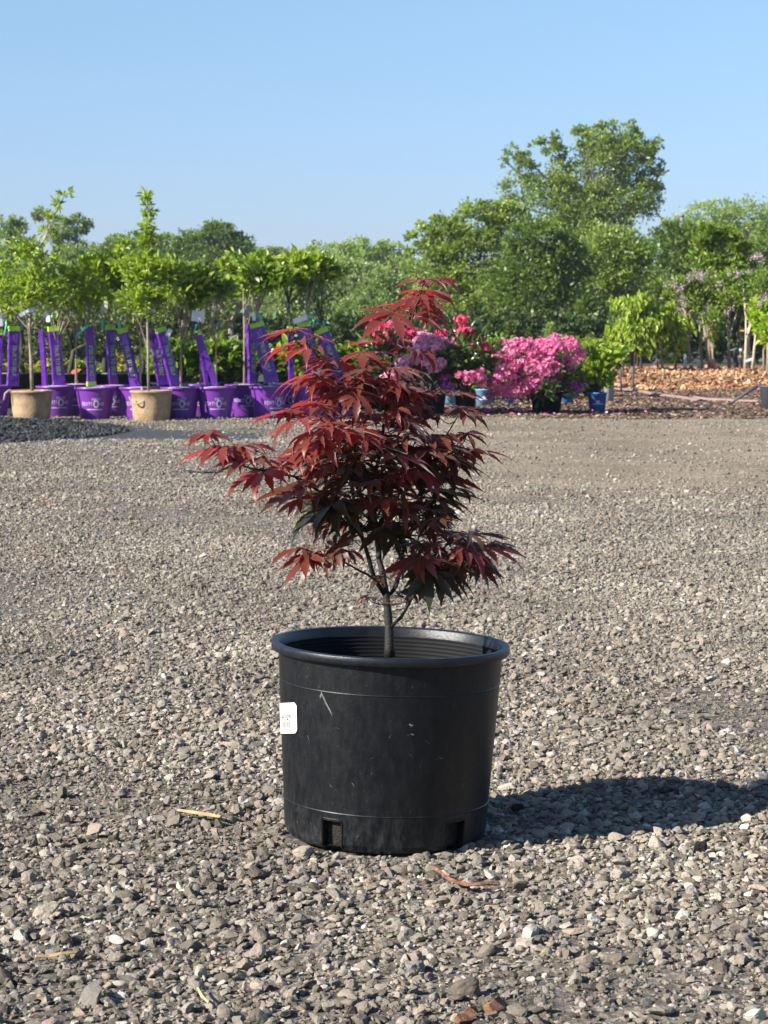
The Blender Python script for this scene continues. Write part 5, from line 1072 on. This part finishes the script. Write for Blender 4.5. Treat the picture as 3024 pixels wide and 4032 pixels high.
# (sx, sy, depth, longest lobe in px, azimuth (0 right, 90 away, 180 left, 270 to camera), tilt down, roll, tone 0 red .. 1 olive)
LV = [
 (1672, 1100, 0, 135, 8, 0, 8, .0), (1668, 1103, .01, 105, 188, 4, 0, .0), (1720, 1098, .02, 100, 2, -4, 0, .0), (1658, 1146, -.02, 150, -12, 2, -8, .0), (1655, 1148, -.01, 100, 185, 0, 8, .0), (1652, 1168, -.05, 130, 280, 28, 0, .05), (1648, 1172, -.04, 125, 215, 20, 0, .05), (1560, 1200, .0, 100, 165, 0, 0, .05), (1690, 1225, .0, 110, 300, 40, 0, .05), (1545, 1234, -.07, 178, 238, 34, -18, .1),
 (1640, 1243, -.02, 150, -38, 22, -20, .05), (1615, 1205, .02, 110, 165, 5, 20, .05), (1690, 1195, .01, 85, -60, 50, 10, .05),
 (1600, 1372, -.05, 165, -32, 14, -12, .2), (1475, 1347, -.03, 130, 200, 2, 5, .25), (1435, 1388, -.06, 135, 215, 16, -10, .1), (1500, 1385, -.02, 100, 330, 10, 0, .15),
 (1137, 1302, -.06, 118, 200, 12, 10, .1), (1148, 1298, -.03, 85, 60, -10, 0, .1), (1230, 1322, -.04, 112, -25, 14, -12, .1), (1178, 1348, -.07, 178, 200, 12, 14, .1), (1226, 1368, -.09, 150, 222, 16, 0, .1),
 (1300, 1420, -.09, 150, 205, 22, 0, .05), (1310, 1418, -.06, 140, 305, 22, 0, .1), (1400, 1410, -.05, 130, 10, 2, 0, .1), (1265, 1400, -.03, 90, 250, 25, 0, .15),
 (1240, 1470, -.13, 195, 204, 14, 12, .1), (1255, 1480, -.10, 180, 218, 22, 0, .1), (1290, 1515, -.08, 105, 195, 15, 20, .0), (1370, 1510, -.06, 110, 340, 10, 20, .0), (1450, 1480, -.05, 120, 320, 22, 0, .1),
 (1395, 1470, -.10, 120, 250, 25, 10, .05), (1462, 1420, -.04, 120, 300, 24, 0, .1), (1405, 1555, -.15, 115, 278, 55, 0, .05), (1520, 1500, -.08, 120, 310, 22, 0, .15),
 (1535, 1510, -.06, 180, -25, 12, -10, .1), (1590, 1540, -.03, 140, -40, 22, 0, .3), (1650, 1540, .0, 130, -5, 5, 0, .45), (1480, 1560, .0, 120, 250, 20, 0, .5), (1560, 1570, -.08, 110, 300, 35, 0, .2),
 (1250, 1592, -.16, 125, 300, 26, 0, .05), (1245, 1588, -.17, 115, 170, 8, 12, .05), (1120, 1622, -.16, 150, 195, 14, 8, .05), (1150, 1615, -.15, 110, 262, 36, 0, .05), (1190, 1650, -.18, 175, 208, 22, 6, .05),
 (1300, 1665, -.20, 130, 230, 26, 0, .0), (1330, 1690, -.20, 120, 260, 36, 0, .0), (1250, 1700, -.20, 165, 212, 22, 0, .1), (1395, 1690, -.18, 125, 330, 12, 0, .0), (1430, 1710, -.19, 120, 285, 40, 0, .0), (1360, 1640, -.12, 120, 60, -5, 0, .3),
 (1225, 1740, -.18, 190, 232, 30, 10, .0), (1270, 1750, -.21, 120, 250, 50, 0, .0), (1440, 1650, -.05, 130, 20, 0, 0, .5), (1450, 1740, -.14, 180, -20, 16, 0, .2),
 (1790, 1545, -.03, 125, -14, 8, 0, .05), (1745, 1535, -.02, 95, 200, 12, 0, .1), (1795, 1605, -.05, 150, -36, 16, 0, .45), (1790, 1610, -.06, 165, -20, 20, -10, .4), (1725, 1635, -.02, 120, 200, 5, 0, .6), (1680, 1600, 0, 140, 190, 4, 0, .5),
 (1838, 1705, -.04, 120, 8, 5, 0, .0), (1838, 1708, -.05, 95, 300, 40, 0, .3), (1852, 1770, -.04, 155, -4, 8, -8, .15), (1848, 1772, -.02, 110, 195, 8, 0, .25), (1858, 1775, -.05, 80, 275, 45, 0, .2),
 (1755, 1800, -.05, 185, -30, 18, -12, .7), (1760, 1805, -.06, 150, 300, 36, 0, .6), (1740, 1790, -.02, 120, 170, 4, 0, .8), (1700, 1760, .02, 140, 20, 2, 0, .7), (1660, 1720, .02, 130, 350, 8, 0, .8), (1640, 1680, .0, 140, 190, 6, 0, .8),
 (828, 1702, -.13, 135, 196, 14, 6, .05), (832, 1704, -.10, 95, -30, 20, 0, .05), (826, 1706, -.14, 80, 255, 34, 0, .05), (868, 1762, -.14, 170, 202, 16, 0, .05), (870, 1765, -.15, 130, 228, 30, 0, .05), (872, 1766, -.12, 95, -35, 26, 0, .1),
 (960, 1757, -.13, 150, -3, 2, 0, .05), (958, 1760, -.14, 110, 262, 52, 0, .05), (955, 1765, -.11, 120, 232, 36, 0, .0), (1000, 1808, -.15, 185, 204, 16, 0, .3), (1005, 1806, -.13, 130, -8, 8, 0, .1),
 (1040, 1850, -.11, 200, 214, 26, 0, .0), (1045, 1852, -.12, 115, 245, 48, 0, .0), (1165, 1790, -.16, 130, 236, 44, 0, .0), (1195, 1830, -.13, 120, 200, 12, 0, .2), (1060, 1800, -.11, 100, -15, 8, 0, .05),
 (1200, 1890, -.15, 130, 205, 22, 0, .5), (1190, 1920, -.15, 200, 205, 24, 0, .6), (1185, 1960, -.16, 110, 225, 40, 0, .3), (1230, 1850, -.15, 110, 330, 10, 0, .5), (1250, 1940, -.14, 120, 255, 34, 0, .7),
 (1310, 1980, -.14, 230, 214, 28, 10, 1), (1320, 1985, -.15, 190, 236, 42, 0, 1), (1330, 1985, -.15, 150, 268, 55, 0, .9), (1350, 1970, -.12, 150, 340, 14, 0, .9), (1290, 1960, -.10, 150, 195, 10, 0, .9),
 (1190, 2155, -.08, 125, 205, 24, 10, .2), (1188, 2156, -.09, 85, -30, 24, 0, .2), (1215, 2190, -.10, 150, 222, 42, 0, .25), (1225, 2185, -.08, 110, 235, 60, 0, .3), (1322, 2155, -.10, 130, 232, 58, 0, .4), (1322, 2150, -.08, 100, 50, -45, 0, .5), (1330, 2160, -.09, 110, 305, 35, 0, .4), (1345, 2175, -.09, 90, 190, 8, 0, .5), (1400, 2130, -.05, 110, 175, 5, 0, .7),
 (1380, 2170, -.12, 70, 300, 40, 0, .0), (1700, 2140, -.10, 130, 214, 34, 0, .2), (1640, 2200, -.12, 140, 225, 40, 0, .1), (1665, 2190, -.13, 120, 250, 50, 0, .2), (1700, 2250, -.12, 150, 262, 62, 0, .9), (1720, 2250, -.10, 150, 285, 58, 0, .9), (1690, 2240, -.08, 130, 240, 50, 0, 1), (1760, 2240, -.08, 150, 305, 46, 0, .7),
 (1830, 2150, -.10, 160, 315, 34, -10, .0), (1810, 2160, -.12, 80, 280, 55, 0, .05), (1870, 2100, -.02, 165, -12, 8, 0, .35), (1900, 2150, -.05, 185, -28, 22, 0, .2), (1935, 2135, -.03, 120, -20, 14, 0, .3), (1850, 2190, -.04, 170, 320, 40, 0, .5), (1790, 2110, .03, 140, 175, 4, 0, .8), (1880, 2220, -.06, 130, 310, 44, 0, .7), (1810, 2210, -.10, 120, 285, 55, 0, .8),
 (1740, 2080, .05, 120, 110, -10, 0, .8), (1750, 2090, .02, 110, 350, 8, 0, .7), (1650, 2110, .0, 120, 60, -8, 0, .9), (1690, 2060, .02, 130, 190, 8, 0, .9),
 (1600, 2130, -.05, 110, 200, 12, 0, 1), (1560, 2060, -.06, 130, 230, 25, 0, 1), (1510, 2080, -.10, 150, 262, 44, 0, 1), (1530, 2060, -.08, 140, 200, 14, 0, .9), (1560, 2110, -.08, 120, 270, 50, 0, 1),
 (1430, 1960, -.14, 130, 290, 44, 0, .3), (1590, 1990, -.12, 130, 270, 52, 0, .2), (1520, 1960, -.14, 140, 225, 28, 0, .1), (1580, 1940, -.12, 140, 240, 34, 0, .3), (1700, 1960, -.06, 170, -20, 18, 0, .5), (1720, 1940, .0, 180, 5, 6, 0, .9), (1690, 1990, -.06, 150, 300, 40, 0, .8), (1650, 1850, -.10, 150, -38, 26, 0, .05), (1600, 1855, -.12, 110, 240, 40, 0, .05), (1640, 1870, -.06, 190, -20, 14, 0, .1),
 (1720, 1880, -.04, 170, -18, 12, 0, .2), (1560, 1790, -.14, 160, -30, 22, 0, .1), (1520, 1760, -.10, 130, 200, 10, 0, .9), (1490, 1890, -.15, 150, 200, 14, 0, .7), (1370, 1900, -.15, 150, 215, 26, 0, .6), (1400, 1850, -.13, 150, 205, 16, 0, .7), (1350, 1790, -.12, 150, 195, 14, 0, .8), (1290, 1830, -.15, 140, 220, 24, 0, .4),
 (1480, 2350, -.06, 60, 185, 10, 0, .9), (1545, 2345, -.06, 65, 15, 6, 0, .9), (1440, 2345, -.08, 60, 205, 34, 0, .5), (1560, 2330, -.03, 80, 350, 8, 0, .8), (1500, 2270, -.05, 75, 240, 30, 0, .8), (1620, 2320, -.05, 80, 300, 50, 0, .7),
]
rg = np.random.default_rng(77)
for _ in range(215):       # leaves inside the crown that fill between the traced ones
    t = rg.uniform(0, 1)
    if t < .62: sx = rg.uniform(1250, 1790); sy = rg.uniform(1700, 2060)
    elif t < .84: sx = rg.uniform(1250, 1660); sy = rg.uniform(1440, 1720)
    else: sx = rg.uniform(1600, 1860); sy = rg.uniform(2090, 2240)
    left = sx < 1500; top_ = sy < 1720
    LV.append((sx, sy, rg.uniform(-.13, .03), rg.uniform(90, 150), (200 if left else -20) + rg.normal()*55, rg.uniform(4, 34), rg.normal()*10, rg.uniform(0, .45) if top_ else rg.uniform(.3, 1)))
nd = [np.array(q) for q in nodes_]
pet = MB(); allv = []; allf = []; tone = []; base_i = 0
order = sorted(LV, key=lambda e: min(np.linalg.norm(mp(e[0], e[1], e[2]) - q) for q in nd))
for (sx, sy, d, L, az, ti, ro, tn) in order:
    c = mp(sx, sy, d); lw = L/FPX*(Y0 + d)*1.18
    v, f = maple_leaf(c, az, lw, ti*.85, ro, rg, droop=rg.uniform(.1, .95), narrow=rg.uniform(.88, 1.12))
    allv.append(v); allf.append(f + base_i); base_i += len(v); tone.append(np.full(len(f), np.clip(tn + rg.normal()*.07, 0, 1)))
    dist = np.array([np.linalg.norm(c - q) + (0.05 if q[2] > c[2] + .01 else 0) for q in nd]); j = dist.argmin(); q = nd[j]
    h_ = np.array((cos(R(az)), sin(R(az)), 0)); back = c - h_*.012 - np.array((0, 0, .012))
    mid = (q + back)/2 + np.array((0, 0, -.004))
    pet.tube([q, mid, back, c + h_*.002], [.0011, .0009, .0008, .0007], 5, cap=False)
    if np.linalg.norm(q - back) > .04: nd.append(mid)
def maple_mat():
    m, n, l, b = nodes('maple_leaf'); nt = m.node_tree
    a = n.new('ShaderNodeAttribute'); a.attribute_name = 'var'
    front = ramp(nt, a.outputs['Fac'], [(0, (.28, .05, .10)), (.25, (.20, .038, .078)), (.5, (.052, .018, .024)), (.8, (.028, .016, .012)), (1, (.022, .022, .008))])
    front = mixc(nt, .5, front, ramp(nt, noise(nt, 60, 4, .6), [(.3, (.7, .7, .7)), (.7, (1.25, 1.2, 1.2))]), 'MULTIPLY')
    back = ramp(nt, a.outputs['Fac'], [(0, (.16, .030, .020)), (.6, (.07, .035, .012)), (1, (.030, .034, .010))])
    g = n.new('ShaderNodeNewGeometry'); col = mixc(nt, g.outputs['Backfacing'], front, back)
    l.new(col, b.inputs['Base Color']); b.inputs['Roughness'].default_value = .42; b.inputs['Specular IOR Level'].default_value = .5
    b.inputs['Sheen Weight'].default_value = .35; b.inputs['Sheen Roughness'].default_value = .4
    t = n.new('ShaderNodeBsdfTranslucent'); l.new(ramp(nt, a.outputs['Fac'], [(0, (.72, .055, .055)), (.5, (.30, .04, .01)), (1, (.085, .070, .01))]), t.inputs[0])
    mx = n.new('ShaderNodeMixShader'); mx.inputs[0].default_value = .40
    l.new(b.outputs[0], mx.inputs[1]); l.new(t.outputs[0], mx.inputs[2]); l.new(mx.outputs[0], n['Material Output'].inputs[0]); return m
M['maple'] = maple_mat()
V = np.concatenate(allv); F = np.concatenate(allf); F = F[:, ::-1]
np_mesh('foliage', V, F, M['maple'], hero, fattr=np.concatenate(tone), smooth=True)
M['petiole'] = simple('petiole', (.11, .025, .02), .5, .3, 40)
pet.build('petioles', M['petiole'], hero)

# ---------------------------------------------------------------- debris on the gravel
def debris(name, pts, w, mat, label, cat, thick=.004, seed=0):
    rr = np.random.default_rng(seed); P = [G(a, b_, .012) for a, b_ in pts]; mb = MB(); vs = []
    for i, p in enumerate(P):
        d = unit(P[min(i+1, len(P)-1)] - P[max(i-1, 0)]); s_ = np.array((-d[1], d[0], 0)); ww_ = w*(.35 + sin(pi*(i+.5)/len(P)))*rr.uniform(.7, 1.2); z = rr.uniform(.0, .006)
        vs += [p + s_*ww_/2 + np.array((0, 0, z)), p + np.array((0, 0, z + thick)), p - s_*ww_/2 + np.array((0, 0, z)), p + np.array((0, 0, z - thick*.6))]
    mb.add(vs, [(i*4+j, i*4+(j+1) % 4, i*4+4+(j+1) % 4, i*4+4+j) for i in range(len(P)-1) for j in range(4)] + [(3, 2, 1, 0), tuple((len(P)-1)*4 + q for q in range(4))], 0, False)
    tag(mb.build(name, M[mat]), label, cat); return
debris('bark_strip', [(1708, 3432), (1735, 3450), (1770, 3470), (1800, 3480), (1840, 3486), (1880, 3490), (1920, 3490), (1970, 3488)], .009, 'bark_orange', 'orange brown strip of bark just in front of the black pot', 'bark', seed=1)
debris('bark_chunk', [(1800, 4024), (1825, 4012), (1850, 4000), (1872, 3985)], .018, 'bark_orange', 'orange bark chunk at the very bottom, left of the crumbly one', 'bark', .008, 2)
debris('bark_chunk', [(1925, 3990), (1945, 3975), (1960, 3960), (1965, 3950)], .022, 'bark_orange', 'crumbly orange bark chunk at the bottom edge, right of the first', 'bark', .010, 3)
debris('dry_stick', [(140, 3775), (190, 3768), (240, 3762), (300, 3752)], .006, 'straw', 'pale dry stick lying at the lower left', 'stick', .003, 4)
debris('straw_bit', [(780, 3905), (800, 3930), (822, 3955)], .005, 'straw', 'yellow straw piece near the bottom left of centre', 'straw', .002, 5)
debris('dry_leaf', [(700, 3195), (740, 3200), (800, 3212), (870, 3222)], .014, 'dead_leaf', 'yellowed narrow leaf on the gravel left of the pot', 'leaf', .003, 6)
debris('dry_leaf', [(2575, 3125), (2620, 3122), (2660, 3118), (2668, 3135)], .014, 'clod', 'dark curled leaf at the top edge of the pot\'s shadow', 'leaf', .004, 7)
debris('dry_stick', [(130, 1972), (170, 1975), (215, 1985)], .02, 'bark_orange', 'reddish twig on the gravel at the middle left', 'stick', .004, 8)
for (sx_, sy_, rr_, lab) in ((2755, 3330, .013, 'dark crumbly clod on the sunny gravel right of the shadow'), (2038, 3178, .012, 'black clod in the shadow right beside the pot')):
    v, f = rock(np.random.default_rng(int(sx_)), 3, 4, (.7, .9), .10); p = G(sx_, sy_, .01)
    o = np_mesh('soil_clod', v*rr_*2 , f, M['clod']); o.location = tuple(p); tag(o, lab, 'clod')

# ---------------------------------------------------------------- the air of the yard
hm = bpy.data.materials.new('haze'); hm.use_nodes = True; hn = hm.node_tree
hn.nodes.remove(hn.nodes['Principled BSDF']); pv = hn.nodes.new('ShaderNodeVolumePrincipled')
pv.inputs['Color'].default_value = (.82, .90, 1, 1); pv.inputs['Density'].default_value = .00042; pv.inputs['Anisotropy'].default_value = .3
hn.links.new(pv.outputs[0], hn.nodes['Material Output'].inputs['Volume'])
hb = MB().box((0, 1150, 8.5), (2900, 2820, 19)).build('haze', hm); tag(hb, kind='stuff')
